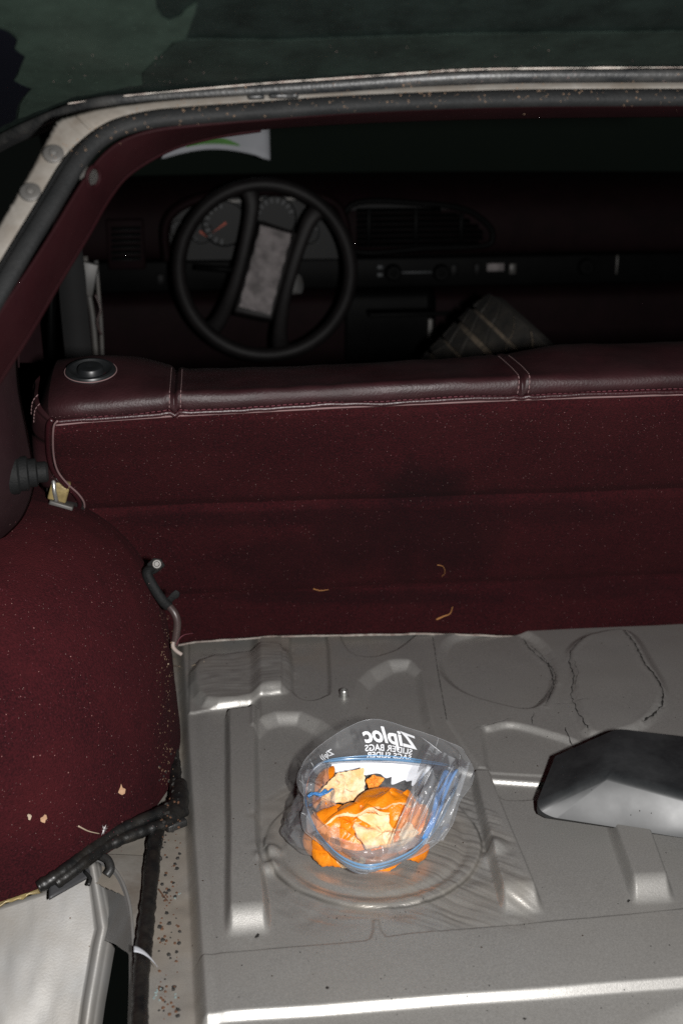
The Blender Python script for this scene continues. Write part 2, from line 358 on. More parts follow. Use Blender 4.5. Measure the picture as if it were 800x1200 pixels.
# ================================================================== CARGO FLOOR (stamped sheet steel, real relief)
def px(poly, z=0.0): return np.array([[*atz(x, y, z)[:2]] for x, y in poly])
def segdist(X, Y, P, closed):
    d = np.full(X.shape, 1e9); n = len(P)
    for i in range(n if closed else n - 1):
        a = P[i]; b = P[(i + 1) % n]; ab = b - a; L = max(ab @ ab, 1e-12)
        t = np.clip(((X - a[0]) * ab[0] + (Y - a[1]) * ab[1]) / L, 0, 1)
        d = np.minimum(d, (X - a[0] - t * ab[0]) ** 2 + (Y - a[1] - t * ab[1]) ** 2)
    return np.sqrt(d)
def sdf(X, Y, P):
    d = segdist(X, Y, P, True); ins = np.zeros(X.shape, bool); n = len(P)
    for i in range(n):
        a = P[i]; b = P[(i + 1) % n]
        c = ((a[1] > Y) != (b[1] > Y)) & (X < (b[0] - a[0]) * (Y - a[1]) / (b[1] - a[1] + 1e-15) + a[0]); ins ^= c
    return np.where(ins, d, -d)
def smooth_poly(poly, n=4):
    P = [Vector((x, y, 0)) for x, y in poly]; return [(p.x, p.y) for p in cat(P, len(P) * n, True)]
xs = np.concatenate([np.arange(-0.14, 0.62, 0.0013), np.linspace(0.625, 1.05, 60)])
ys = np.concatenate([np.linspace(0.55, 0.765, 40), np.arange(0.77, 1.53, 0.0013), np.linspace(1.535, 1.60, 12)])
X, Y = np.meshgrid(xs, ys); Z = np.zeros_like(X)
wob = 0.0007 * vnoise(X, Y, 12, 3) + 0.0002 * vnoise(X, Y, 50, 5)
def ramp(d, w): t = np.clip(d / w + 0.5, 0, 1); return t * t * (3 - 2 * t)
def press(poly, dh, w, sm=True, hard=False):
    global Z
    d = sdf(X, Y, px(smooth_poly(poly) if sm else poly)) + wob
    Z = Z + dh * (np.clip(d / w + 0.5, 0, 1) if hard else ramp(d, w))
def bar(poly, dh, w, yend, wend):
    global Z
    Z = Z + dh * ramp(sdf(X, Y, px(poly)) + wob, w) * ramp(Y - yend - 0.5 * wend * 1.25, wend * 1.25)
press([(300, 690), (300, 862), (308, 853), (325, 847), (350, 847), (372, 857), (395, 874), (412, 862), (420, 830), (426, 808), (438, 797), (458, 786), (478, 783), (490, 793), (500, 850), (520, 905), (553, 911), (640, 917), (880, 933), (900, 690)], 0.0115 - 0.006 * ramp(X - 0.235, 0.05), 0.017 - 0.0125 * ramp(X - 0.235, 0.05), sm=False)
bar([(266, 843), (300, 839), (303, 1000), (312, 1060), (316, 1130), (268, 1130)], 0.016, 0.0075, 0.914, 0.022)
press([(222, 836), (330, 823), (330, 730), (222, 730)], 0.0028, 0.003, sm=False)
press([(232, 782), (330, 772), (336, 815), (318, 822), (240, 829)], 0.009, 0.014)
bar([(553, 915), (574, 915), (646, 1100), (598, 1100), (562, 960)], 0.016, 0.007, 0.915, 0.023)
bar([(690, 900), (733, 900), (803, 1100), (756, 1100)], 0.016, 0.007, 0.919, 0.021)
press([(565, 866), (575, 857), (600, 853), (640, 863), (680, 878), (720, 905), (705, 945), (640, 935), (582, 930)], -0.006, 0.008)
press([(343, 735), (378, 735), (386, 812), (378, 825), (362, 829), (347, 822), (343, 805)], -0.006, 0.006)
press([(400, 730), (492, 730), (470, 764), (450, 775), (428, 778), (407, 768)], -0.006, 0.005)
press([(517, 775), (525, 757), (545, 748), (600, 742), (636, 762), (648, 790), (643, 815), (622, 833), (590, 829), (545, 815), (520, 795)], -0.007, 0.013)
press([(670, 790), (668, 768), (690, 752), (735, 748), (762, 785), (776, 815), (768, 840), (745, 862), (690, 870), (676, 830)], 0.006, 0.014)
press([(505, 730), (514, 800), (523, 850), (560, 905), (900, 925), (900, 730)], 0.0015, 0.002, sm=False)
press([(224, 1119.5), (428, 1104), (434, 1101), (437, 1092), (437, 1080), (443, 1080), (446, 1092), (452, 1100), (480, 1096), (600, 1086), (900, 1056), (900, 1300), (215, 1300)], 0.0022, 0.003, sm=False)
press([(224, 1215), (232, 1199), (241, 1193), (256, 1190.5), (800, 1150), (960, 1138), (960, 1500), (200, 1500)], -0.0072, 0.0062, sm=False, hard=True)
# gentle rise of the sill at the lower right
Z -= 24 * np.clip(0.752 + 0.056 * ramp(X - 0.31, 0.14) - Y, 0, 0.06) ** 2
# round cover plate with its lip
DC = (0.14, 1.041); rr = np.hypot(X - DC[0], Y - DC[1]); th = np.arctan2(Y - DC[1], X - DC[0])
Rw = 0.103 + 0.0016 * vnoise(th, rr * 0, 3, 8)
Z += 0.0032 * ramp(Rw - rr, 0.004) - 0.0022 * np.exp(-((rr - 0.088) / 0.005) ** 2)
for (bx_, by_, h_, s_) in ((313, 1018, 0.006, 0.009), (578, 1008, 0.006, 0.011), (320, 1000, 0.004, 0.008)):
    c = atz(bx_, by_); Z += h_ * np.exp(-(((X - c.x) / s_) ** 2 + ((Y - c.y) / (s_ * 0.9)) ** 2) ** 1.4)
# brushed sealer round the plate and over the rear block
sd1 = sdf(X, Y, px(smooth_poly([(300, 965), (318, 1050), (360, 1092), (430, 1078), (480, 1092), (545, 1088), (628, 1080), (600, 1020), (585, 985), (560, 950), (530, 900), (380, 900)])))
ms = ramp(sd1 + 0.006 * vnoise(X, Y, 60, 11), 0.02)
u = (X - 0.14) * 0.62 + (Y - 1.0) * 0.78; v_ = -(X - 0.14) * 0.78 + (Y - 1.0) * 0.62
br = vnoise(u + 0.006 * vnoise(X, Y, 18, 4), v_, np.array(1.0), 0) * 0
br = vnoise((u + 0.010 * vnoise(X, Y, 14, 4)) * 380, v_ * 14, 1.0, 21) + 0.6 * vnoise((u + 0.01 * vnoise(X, Y, 14, 4)) * 480, v_ * 22, 1.0, 25)
br2 = vnoise(rr * 300, th * 6, 1.0, 31)
side = ramp(X - 0.16 + 0.02 * vnoise(X, Y, 15, 2), 0.05)
Z += ms * (0.00048 * (br * side + 0.5 * br2 * (1 - side)) + 0.0012 * fbm(X, Y, 45, 13, 2) * ramp(rr - 0.095, 0.01))
sd2 = sdf(X, Y, px([(236, 770), (345, 762), (350, 822), (236, 840)])); ms2 = ramp(sd2, 0.012)
Z += ms2 * (0.0002 * vnoise((Y + 0.004 * vnoise(X, Y, 30, 3)) * 300, X * 30, 1.0, 41) + 0.0009 * fbm(X, Y, 40, 43, 2))
# cracks in the painted deadening sheet
wear_r = np.zeros_like(X); wear_g = np.zeros_like(X); wear_b = np.clip(ms + 0.3 * ms2, 0, 1)
CRACKS = []
def crack(poly, w, dep, dark=1.0, jag=0.0010):
    global Z, wear_r
    P = px(poly); Q = []
    for i in range(len(P) - 1):
        k = max(2, int(np.linalg.norm(P[i + 1] - P[i]) / 0.004))
        for j in range(k): Q.append(P[i] + (P[i + 1] - P[i]) * j / k + rng.uniform(-jag, jag, 2))
    Q.append(P[-1]); Q = np.array(Q); CRACKS.append((Q, w, dark))
    x0, x1 = np.searchsorted(xs, [Q[:, 0].min() - 0.01, Q[:, 0].max() + 0.01]); y0, y1 = np.searchsorted(ys, [Q[:, 1].min() - 0.01, Q[:, 1].max() + 0.01])
    sl = (slice(max(y0, 0), y1), slice(max(x0, 0), x1)); d = segdist(X[sl], Y[sl], Q, False)
    ww = w * (1 + 0.7 * vnoise(X[sl], Y[sl], 110, 9))
    k = np.clip(1.25 - d / np.maximum(ww, 0.0003), 0, 1)
    Z[sl] -= 0.3 * dep * k; Z[sl] += (0.0004 if len(Q) > 6 and dep > 0.001 else 0) * np.exp(-((d - 0.004) / 0.0035) ** 2)
CR = []
crack([(612, 748), (618, 758), (628, 768), (640, 777), (646, 790), (648, 805), (644, 820), (638, 832)], 0.0011, 0.002)
crack([(622, 757), (634, 768), (643, 780), (650, 795), (650, 806)], 0.0008, 0.0015, 0.9)
crack([(648, 805), (640, 815), (628, 826)], 0.0008, 0.001, 0.9)
crack([(690, 750), (680, 760), (667, 772), (666, 785), (671, 800), (668, 822), (675, 840), (688, 865)], 0.0011, 0.0015)
crack([(672, 785), (676, 800), (672, 815)], 0.0007, 0.001, 0.6)
crack([(730, 748), (742, 765), (755, 790), (768, 805), (776, 820), (774, 835), (765, 845), (753, 855)], 0.0019, 0.003)
crack([(556, 859), (575, 855), (598, 847)], 0.0007, 0.0008, 0.8)
crack([(625, 840), (622, 850), (624, 855)], 0.0011, 0.001, 0.9)
crack([(661, 858), (664, 868), (670, 875)], 0.0012, 0.001, 0.9)
crack([(505, 742), (510, 775), (514, 800), (519, 828), (523, 850)], 0.0007, 0.001, 0.9, 0.0003)
crack([(645, 831), (690, 830)], 0.0006, 0.0006, 0.6)
crack([(300, 1098), (303, 1094)], 0.0015, 0.0005); crack([(735, 1056), (737, 1057)], 0.0022, 0.0005); crack([(381, 1160), (385, 1161)], 0.0016, 0.0003); crack([(612, 1188), (616, 1189)], 0.0014, 0.0002)
for i in range(26):
    a, b = random.uniform(250, 790), random.uniform(1000, 1190); crack([(a, b), (a + 1.5, b + random.uniform(-1, 1))], random.uniform(0.0005, 0.0011), 0.0002, random.uniform(0.4, 0.9), 0)
# rusty stain round the plate edge and brown film over the plate
wear_g += 0.55 * np.exp(-((rr - Rw - 0.001) / 0.003) ** 2) * (0.5 + 0.5 * vnoise(X, Y, 60, 6)) * (Y < 1.03)
wear_r = np.maximum(wear_r, 0.75 * np.exp(-((rr - Rw - 0.0008) / 0.0012) ** 2) * (Y < 1.06) * np.clip(0.75 + 0.5 * vnoise(X, Y, 40, 16), 0, 1))
wear_g += 0.35 * ramp(0.1 - rr, 0.02) * np.clip(0.6 + 0.6 * fbm(X, Y, 30, 51, 2), 0, 1)
wear_g += 0.30 * ms * np.clip(0.4 + 0.9 * fbm(X, Y, 24, 55, 3), 0, 1)
# left edge rolls down into the side channel
ex = -0.044 + (-0.025 + 0.044) * (Y - 1.326) / (0.817 - 1.326)
left = ramp(ex - X + 0.3 * wob, 0.012)
Z = Z * (1 - left) - 0.016 * left
Z -= 0.004 * np.exp(-((X - ex - 0.012) / 0.006) ** 2) * 0.3
Z += left * 0.0012 * fbm(X, Y, 25, 61, 3)
wear_g = np.clip(np.maximum(wear_g, left * (0.62 + 0.35 * fbm(X, Y, 22, 63, 3))), 0, 1)
back = ramp(Y - 1.40 + 0.02 * vnoise(X, Y, 9, 71), 0.06) * ramp(0.20 - X, 0.06)
wear_g = np.maximum(wear_g, 0.6 * back * np.clip(0.55 + 0.6 * fbm(X, Y, 20, 73, 3), 0, 1))
Z += 0.0009 * vnoise(X, Y, 6, 81) + 0.0003 * vnoise(X, Y, 25, 83)
# cut away left of the channel's flange
lx = np.interp(Y, [0.55, 0.818, 0.985, 1.03, 1.6], [-0.082, -0.077, -0.0735, -0.13, -0.135])
nx, ny = len(xs), len(ys)
keep = (X > lx)
idx = np.arange(nx * ny).reshape(ny, nx)
fk = keep[:-1, :-1] & keep[1:, :-1] & keep[:-1, 1:] & keep[1:, 1:]
F = np.stack([idx[:-1, :-1], idx[:-1, 1:], idx[1:, 1:], idx[1:, :-1]], -1)[fk]
used = np.zeros(nx * ny, bool); used[F.ravel()] = True; remap = np.cumsum(used) - 1
V = np.stack([X.ravel(), Y.ravel(), Z.ravel()], -1)[used]; F = remap[F]
me = bpy.data.meshes.new('cargo_floor')
me.vertices.add(len(V)); me.vertices.foreach_set('co', V.astype(np.float32).ravel())
me.loops.add(F.size); me.loops.foreach_set('vertex_index', F.astype(np.int32).ravel())
me.polygons.add(len(F)); me.polygons.foreach_set('loop_start', np.arange(0, F.size, 4, dtype=np.int32))
me.update(calc_edges=True)
ca = me.color_attributes.new('wear', 'FLOAT_COLOR', 'POINT')
ca.data.foreach_set('color', np.stack([wear_r.ravel()[used], wear_g.ravel()[used], wear_b.ravel()[used], np.ones(len(V))], -1).astype(np.float32).ravel())
floor_o = struct(link('cargo_floor', me, 'floor_paint'))
floor_o['label'] = 'grey painted stamped steel cargo floor with ribs and cracked coating'
def fz(x, y):
    i = int(np.argmin(np.abs(xs - x))); j = int(np.argmin(np.abs(ys - y))); return float(Z[j, i])
def onfloor(a, b, lift=0.0):
    p = atz(a, b, 0.0)
    for _ in range(4): p = atz(a, b, fz(p.x, p.y) + lift)
    return p
for Q_, w_, dk_ in CRACKS:
    n_ = len(Q_); vs = []; fs = []
    for i_ in range(n_):
        t_ = Q_[min(i_ + 1, n_ - 1)] - Q_[max(i_ - 1, 0)]; t_ = t_ / max(np.linalg.norm(t_), 1e-9); nn_ = np.array([-t_[1], t_[0]])
        hw = w_ * dk_ * (0.62 if n_ > 4 else 1.0) * rng.uniform(0.25, 1.15) * (0.3 if n_ > 4 and i_ in (0, n_ - 1) else 1)
        for sg in (-1, 1): q_ = Q_[i_] + sg * nn_ * hw; vs.append((q_[0], q_[1], fz(q_[0], q_[1]) + 0.0005))
    fs = [(2 * i_, 2 * i_ + 1, 2 * i_ + 3, 2 * i_ + 2) for i_ in range(n_ - 1)]
    mesh('crack' if n_ > 4 else 'grit_spot', vs, fs, 'crack_dirt', floor_o, False)
p = onfloor(403, 817)
lathe('threaded_stud', p, (0, 0, 1), [(0.0058, -0.001), (0.0058, 0.0015), (0.0045, 0.002), (0.0045, 0.0035), (0.005, 0.0042), (0.0044, 0.0049), (0.005, 0.0056), (0.0044, 0.0063), (0.005, 0.007), (0.0044, 0.0077), (0.005, 0.0085), (0.0042, 0.0098), (0.0028, 0.0098), (0.0026, 0.006)], 'zinc', floor_o, 18)

# ================================================================== CABIN SHELL
def sheet(name, a, b, c, d, m, nu=8, nv=8, wav=0.0):
    a, b, c, d = map(Vector, (a, b, c, d)); n = (b - a).cross(d - a).normalized()
    def fn(u, v):
        q = a * (1 - u) * (1 - v) + b * u * (1 - v) + c * u * v + d * (1 - u) * v
        return q + n * wav * float(vnoise(u * 5, v * 5, 1.0, 3))
    o = gridm(name, fn, nu, nv, m); solid(o, 0.004); return o
h = struct(sheet('headliner', (-0.22, 1.06, 0.73), (1.2, 1.06, 0.73), (1.2, 2.55, 0.73), (-0.22, 2.55, 0.73), 'cabin_dark', 10, 10, 0.004))
h = struct(sheet('cabin_floor', (-0.45, 1.52, -0.25), (1.45, 1.52, -0.25), (1.45, 3.1, -0.25), (-0.45, 3.1, -0.25), 'cabin_dark', 16, 16, 0.01))
h = struct(sheet('cabin_side', (-0.36, 0.75, -0.3), (-0.36, 3.1, -0.3), (-0.33, 3.1, 0.36), (-0.33, 0.75, 0.36), 'cabin_dark', 14, 8, 0.01))
h = struct(sheet('cabin_side', (1.36, 0.75, -0.3), (1.36, 3.1, -0.3), (1.33, 3.1, 0.36), (1.33, 0.75, 0.36), 'cabin_dark', 14, 8, 0.01))
h = struct(sheet('firewall', (-0.4, 3.0, -0.3), (1.4, 3.0, -0.3), (1.4, 3.05, 0.42), (-0.4, 3.05, 0.42), 'cabin_dark', 12, 6, 0.01))

# ------------------------------------------------------------------ windscreen and paper
ws = gridm('windscreen', lambda u, v: Vector((-0.32 + 1.64 * u, 3.06 - 0.50 * v - 0.16 * (2 * u - 1) ** 2, 0.40 + 0.36 * v)), 24, 10, 'windscreen_glass')
solid(ws, 0.005); tag(ws, 'dark greenish windscreen beyond the dashboard', 'windscreen')
pp = thing('paper_sheet', 'white paper sheet with green print hanging inside the windscreen', 'paper', aty(250, 165, 2.6))
def ppf(u, v):
    q = aty(190 + 126 * u, 186 - 5 * math.sin(u * 3.1) * 2.2 - (14 * math.sin(math.pi * u) if False else 0) - 70 * v + (1.5 if u > .9 else 0), 2.6)
    return q + Vector((0, 0.05 * v + 0.012 * math.sin(u * 5), 0))
o = gridm('sheet', ppf, 16, 10, 'paper', pp); solid(o, 0.0006)
def gpf(u, v):
    uu = 0.22 + 0.5 * u; vv = 0.085 + 0.12 * v * math.sin(math.pi * (0.12 + 0.8 * u))
    return ppf(uu, vv) + Vector((0, -0.002, 0))
gridm('green_band', gpf, 12, 4, 'green_print', pp)

# ------------------------------------------------------------------ dashboard
D = thing('dashboard', 'dark maroon dashboard with oval vents and control strip across the front', 'dashboard', (0.5, 2.65, 0.25))
prof = [(2.98, 0.43), (2.88, 0.455), (2.77, 0.458), (2.69, 0.445), (2.645, 0.415), (2.63, 0.37), (2.632, 0.33), (2.645, 0.312), (2.68, 0.308)]
PC = cat([Vector((0, a, b)) for a, b in prof], 30)
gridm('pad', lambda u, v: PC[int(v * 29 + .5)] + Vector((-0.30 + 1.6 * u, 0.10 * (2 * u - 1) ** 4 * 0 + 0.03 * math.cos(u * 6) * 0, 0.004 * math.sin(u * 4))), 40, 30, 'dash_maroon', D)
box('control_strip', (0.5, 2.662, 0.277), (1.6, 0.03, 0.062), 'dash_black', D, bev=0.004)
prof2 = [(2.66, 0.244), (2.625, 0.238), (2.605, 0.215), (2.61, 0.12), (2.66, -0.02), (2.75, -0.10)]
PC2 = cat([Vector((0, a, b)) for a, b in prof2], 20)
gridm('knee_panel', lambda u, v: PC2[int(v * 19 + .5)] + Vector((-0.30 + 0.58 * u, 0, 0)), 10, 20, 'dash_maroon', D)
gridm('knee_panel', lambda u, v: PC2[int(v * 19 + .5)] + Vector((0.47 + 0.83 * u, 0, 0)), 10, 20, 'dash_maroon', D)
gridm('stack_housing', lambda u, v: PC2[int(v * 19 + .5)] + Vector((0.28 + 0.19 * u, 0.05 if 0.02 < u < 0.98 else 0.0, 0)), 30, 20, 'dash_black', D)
box('stack_shelf', aty(478, 366, 2.62), (0.17, 0.05, 0.008), 'dash_black', D)
box('stack_post', aty(503, 392, 2.63), (0.010, 0.02, 0.07), 'bolt_grey', D)
# instrument cluster
hood = cat([aty(x, y, 2.575) for x, y in ((196, 305), (194, 265), (212, 242), (255, 228), (325, 224), (385, 234), (403, 258), (408, 300))], 50)
tube('cluster_hood', hood, 0.012, 'dash_maroon', D, 10, sx=0.8, sy=1.6)
bm_v = [aty(x, y, 2.622) for x, y in ((200, 305), (198, 262), (216, 245), (258, 233), (325, 229), (383, 238), (398, 260), (404, 303))]
c0 = sum(bm_v, Vector()) / len(bm_v)
mesh('cluster_face', bm_v + [c0], [(i, (i + 1) % 8, 8) for i in range(8)], 'gauge_face', None, False); put(bpy.context.scene.objects['cluster_face'], D)
mesh('lens_bar', [aty(x, y, 2.615) for x, y in ((240, 236), (352, 231), (352, 234), (240, 239))], [(0, 1, 2, 3)], 'bolt_grey', None, False); put(S.objects['lens_bar'], D)
for gx, gy, gr, a0, a1, na, needle in ((263, 262, 26, 100, 260, 9, 215), (322, 255, 25, 20, 160, 8, None), (236, 272, 13, 120, 230, 5, 320), (360, 272, 14, 20, 120, 5, 55), (212, 270, 12, 60, 150, 4, 80)):
    c = aty(gx, gy, 2.612); k = 2.62 / FOC
    g = lathe('gauge', c, (0, -1, 0), [(gr * k, 0), (gr * k, 0.004), (gr * k * 0.95, 0.005), (gr * k * 0.93, 0.001), (0, 0.001)], 'gauge_face', D, 28)
    vs = []; fs = []
    for q in range(na):
        t = math.radians(a0 + (a1 - a0) * q / (na - 1)); d = Vector((math.cos(t), 0, math.sin(t))); s = Vector((-d.z, 0, d.x))
        r0, r1, w = gr * k * 0.68, gr * k * 0.9, gr * k * 0.05
        b = len(vs); vs += [c + d * r + s * w_ + Vector((0, -0.0035, 0)) for r, w_ in ((r0, -w), (r1, -w), (r1, w), (r0, w))]; fs.append((b, b + 1, b + 2, b + 3))
    t_ = mesh('gauge_marks', vs, fs, 'gauge_mark', None, False); t_.parent = g
    if needle is not None:
        t = math.radians(needle); d = Vector((math.cos(t), 0, math.sin(t))); s = Vector((-d.z, 0, d.x)); o_ = Vector((0, -0.005, 0))
        n_ = mesh('needle', [c + o_ - d * 0.004 + s * 0.0024, c + o_ - d * 0.004 - s * 0.0024, c + o_ + d * gr * k * 0.72], [(0, 1, 2)], 'needle_red', None, False); solid(n_, 0.001); n_.parent = g
    g.matrix_parent_inverse = Matrix.Translation(D.location).inverted()
# oval vent pod
ol = cat([aty(x, y, 2.618) for x, y in ((412, 240), (500, 239), (545, 246), (570, 262), (577, 277), (566, 288), (500, 291), (412, 293))], 60, True)
tube('vent_rim', ol, 0.006, 'dash_black', D, 8, True)
cc = sum(ol, Vector()) / len(ol)
put(mesh('vent_back', [p_ + Vector((0, 0.02, 0)) for p_ in ol] + [cc + Vector((0, 0.02, 0))], [(i, (i + 1) % 60, 60) for i in range(60)], 'vent_black', None, False), D)
for i in range(7):
    py_ = 246 + 6.6 * i; x1 = 566 - 0.055 * (py_ - 276) ** 2
    a, b = aty(418, py_ + 1, 2.615), aty(x1, py_, 2.615); mid = (a + b) / 2
    box('vent_slat', mid, ((b - a).length, 0.016, 0.003), 'dash_black', D, (25, 0, 0), 0.001, 1)
for x_ in (432, 487, 540): box('vent_divider', aty(x_, 266, 2.612), (0.008, 0.01, 0.075 if x_ < 520 else 0.055), 'dash_black', D, bev=0.001, seg=1)
# small left vent
box('side_vent', aty(148, 286, 2.632), (0.075, 0.02, 0.10), 'dash_maroon', D, bev=0.004)
for i in range(6): box('vent_slat', aty(148, 268 + 7 * i, 2.616), (0.058, 0.012, 0.003), 'vent_black', D, (25, 0, 0), 0.001, 1)
# things on the control strip
for x_, y_, w_, h_, m_ in ((445, 313, .012, .008, 'gauge_mark'), (445, 322, .012, .008, 'gauge_mark'), (488, 319, .065, .004, 'gauge_mark'), (532, 317, .015, .026, 'vent_black'), (559, 316, .014, .026, 'vent_black'), (580, 313, .036, .016, 'foam_grey'), (600, 315, .014, .022, 'bolt_grey'), (188, 328, .016, .024, 'vent_black'), (200, 327, .012, .018, 'bolt_grey'), (722, 310, .004, .04, 'bolt_grey')):
    box('control_button', aty(x_, y_, 2.642), (w_, 0.008, h_), m_, D, bev=0.001, seg=1)
for x_ in (460, 516, 685): lathe('control_knob', aty(x_, 319 if x_ < 600 else 312, 2.648), (0, -1, 0), [(0.018, 0), (0.017, 0.012), (0.014, 0.015), (0.006, 0.015), (0.004, 0.012), (0, 0.012)], 'dash_black', D, 20)
# ------------------------------------------------------------------ steering wheel
SWc = aty(311, 316, 2.43)
SW = thing('steering_wheel', 'black two bar steering wheel with torn grey centre pad turned sideways', 'steering wheel', SWc)
nW = Vector((0, -0.93, 0.36)).normalized(); aW = Vector((1, 0, 0)); bW = nW.cross(aW).normalized()
if bW.z < 0: bW = -bW
def wl(u, v, h=0.0): return SWc + aW * u + bW * v + nW * h
RWH = 0.162
tube('rim', [wl(RWH * math.cos(t * 2 * math.pi / 96), RWH * math.sin(t * 2 * math.pi / 96)) for t in range(96)], 0.0135, 'wheel_black', SW, 14, True)
rot = math.radians(-17)
def wr(u, v, h): c_, s_ = math.cos(rot), math.sin(rot); return wl(u * c_ - v * s_, u * s_ + v * c_, h)
for sx_ in (-1, 1):
    pts = cat([wr(sx_ * 0.078, -0.146, 0.0), wr(sx_ * 0.060, -0.118, -0.010), wr(sx_ * 0.050, -0.05, -0.022), wr(sx_ * 0.049, 0.03, -0.022), wr(sx_ * 0.056, 0.115, -0.010), wr(sx_ * 0.076, 0.146, 0.0)], 26)
    sweep('spoke', pts, circ(0.011, 10, 1.35, 0.6), 'wheel_black', SW, up=nW, scale=[1.7 - 0.9 * math.sin(math.pi * i / 25) ** 0.5 for i in range(26)])
hb = [(-0.038, -0.093), (0.038, -0.088), (0.041, 0.088), (-0.036, 0.092)]
hull('hub', [wr(u, v, -0.045) for u, v in hb] + [wr(u * 1.0, v * 1.0, -0.008) for u, v in hb], [(0, 1, 2, 3), (7, 6, 5, 4), (0, 4, 5, 1), (1, 5, 6, 2), (2, 6, 7, 3), (3, 7, 4, 0)], 'wheel_black', SW, 0.006)
gridm('torn_pad', lambda u, v: wr((u - 0.5) * 0.060 + 0.001 * math.sin(v * 30), (v - 0.5) * 0.160, -0.004 + 0.004 * math.sin(math.pi * u) ** 0.5 * math.sin(math.pi * v) ** 0.3 + 0.0015 * float(fbm(u * 4, v * 9, 1.0, 5, 2))), 18, 34, 'foam_grey', SW)
lathe('column', SWc - nW * 0.02, -nW, [(0.045, 0), (0.05, 0.04), (0.055, 0.16), (0.05, 0.2)], 'dash_black', SW, 24)
tube('stalk', [wl(-0.03, 0.01, -0.06), wl(-0.13, 0.02, -0.06)], 0.006, 'dash_black', SW, 8)
lathe('ignition_lock', wl(0.05, -0.015, -0.075), (1, -0.6, 0.2), [(0.02, 0), (0.019, 0.02), (0.012, 0.022)], 'grey_metal', SW, 16)

# ------------------------------------------------------------------ tyre standing behind the seat
def build_tyre():
    ax = (RC @ Vector((0.70, 0.70, 0.17))).normalized()
    c = aty(672, 530, 2.05)
    e1 = RC @ Vector((-0.5, 0.5, 0.7)); e1 = (e1 - ax * e1.dot(ax)).normalized(); e2 = ax.cross(e1).normalized()
    T = thing('tyre', 'worn black tyre with dusty tread grooves leaning behind the maroon seat', 'tyre', c)
    T.rotation_euler = Matrix((e1, e2, ax)).transposed().to_euler()
    pr = [(0.205, -0.075), (0.215, -0.088), (0.25, -0.098), (0.278, -0.096), (0.292, -0.086), (0.2955, -0.06), (0.297, -0.02), (0.297, 0.02), (0.2955, 0.06), (0.292, 0.086), (0.278, 0.096), (0.25, 0.098), (0.215, 0.088), (0.205, 0.075)]
    k = 72; vs = []; fs = []
    for r, h_ in pr:
        for i in range(k):
            t = 2 * math.pi * i / k; vs.append((r * math.cos(t), r * math.sin(t), h_))
    n = len(pr)
    for j in range(n):
        for i in range(k): fs.append((j * k + i, j * k + (i + 1) % k, ((j + 1) % n) * k + (i + 1) % k, ((j + 1) % n) * k + i))
    o = mesh('carcass', vs, fs, ['tyre_groove', 'tyre_rubber'], T)
    for p_ in o.data.polygons:
        if abs(p_.center.z) > 0.088 or math.hypot(p_.center.x, p_.center.y) < 0.27: p_.material_index = 1
    # five block patterns, swept in angle and height, copied round the tread
    NST = 34; st = 2 * math.pi / NST
    rows = [(-0.088, -0.056, 0.55, 0), (-0.047, -0.022, 0.35, 1), (-0.0165, 0.013, -0.3, 2), (0.022, 0.048, -0.38, 3), (0.054, 0.088, -0.62, 4)]
    mes = []
    for z0, z1, sk, ri in rows:
        vs = []; fs = []; nn = 5
        for q in range(nn):
            f_ = q / (nn - 1); z_ = z0 + (z1 - z0) * f_
            bow = sk * st * (f_ if ri in (1, 2, 3) else (f_ ** 1.8 if ri == 4 else 1 - (1 - f_) ** 1.8)) * 1.25
            rb = np.interp(abs(z_), [0, 0.06, 0.088], [0.2965, 0.295, 0.289]); rt = rb + 0.0075
            for a_ in (0.08 * st, 0.90 * st):
                for r_ in (rb - 0.002, rt):
                    t = a_ + bow; vs.append((r_ * math.cos(t), r_ * math.sin(t), z_))
        for q in range(nn - 1):
            a = q * 4; b = a + 4
            fs += [(a + 1, a + 3, b + 3, b + 1), (a, a + 1, b + 1, b), (a + 3, a + 2, b + 2, b + 3)]
        fs += [(0, 2, 3, 1), (nn * 4 - 4, nn * 4 - 3, nn * 4 - 1, nn * 4 - 2)]
        m_ = bpy.data.meshes.new('tread_block'); m_.from_pydata(vs, [], fs); m_.update(); m_.materials.append(M['tyre_rubber']); mes.append(m_)
    for i in range(NST):
        for r_, m_ in enumerate(mes):
            o = bpy.data.objects.new('tread_block', m_); COL.objects.link(o); o.parent = T; o.rotation_euler = (0, 0, i * st + (0.5 * st if r_ % 2 else 0))
build_tyre()

# ------------------------------------------------------------------ door pillar, belt, jamb on the left
DP = thing('door_pillar', 'bare door pillar with dark belt and pale metal strip left of the steering wheel', 'pillar', aty(85, 430, 1.95))
tube('post', [aty(62, 300, 1.95), aty(61, 360, 1.95), aty(60, 470, 1.95)], 0.009, 'dash_black', DP, 10, sx=0.7, sy=1.5)
sweep('belt', cat([aty(78, 280, 1.93), aty(84, 320, 1.92), aty(88, 370, 1.92), aty(98, 470, 1.92)], 16), [(-0.02, -0.001), (0.02, -0.001), (0.02, 0.001), (-0.02, 0.001)], 'fabric_dark', DP, up=Vector((0, -1, 0)))
sweep('jamb_strip', cat([aty(100, 300, 1.98), aty(104, 340, 1.98), aty(110, 380, 1.98), aty(117, 470, 1.98)], 14), [(-0.004, -0.004), (0.004, -0.004), (0.004, 0.004), (-0.004, 0.004)], 'jamb_metal', DP, up=Vector((0, -1, 0)))
sweep('jamb_strip', cat([aty(113, 305, 1.99), aty(116, 345, 1.99), aty(119, 385, 1.99), aty(122, 470, 1.99)], 14), [(-0.003, -0.003), (0.003, -0.003), (0.003, 0.003), (-0.003, 0.003)], 'jamb_metal', DP, up=Vector((0, -1, 0)))
box('latch_plate', aty(101, 326, 1.965), (0.03, 0.012, 0.05), 'jamb_metal', DP, (0, 15, 0))
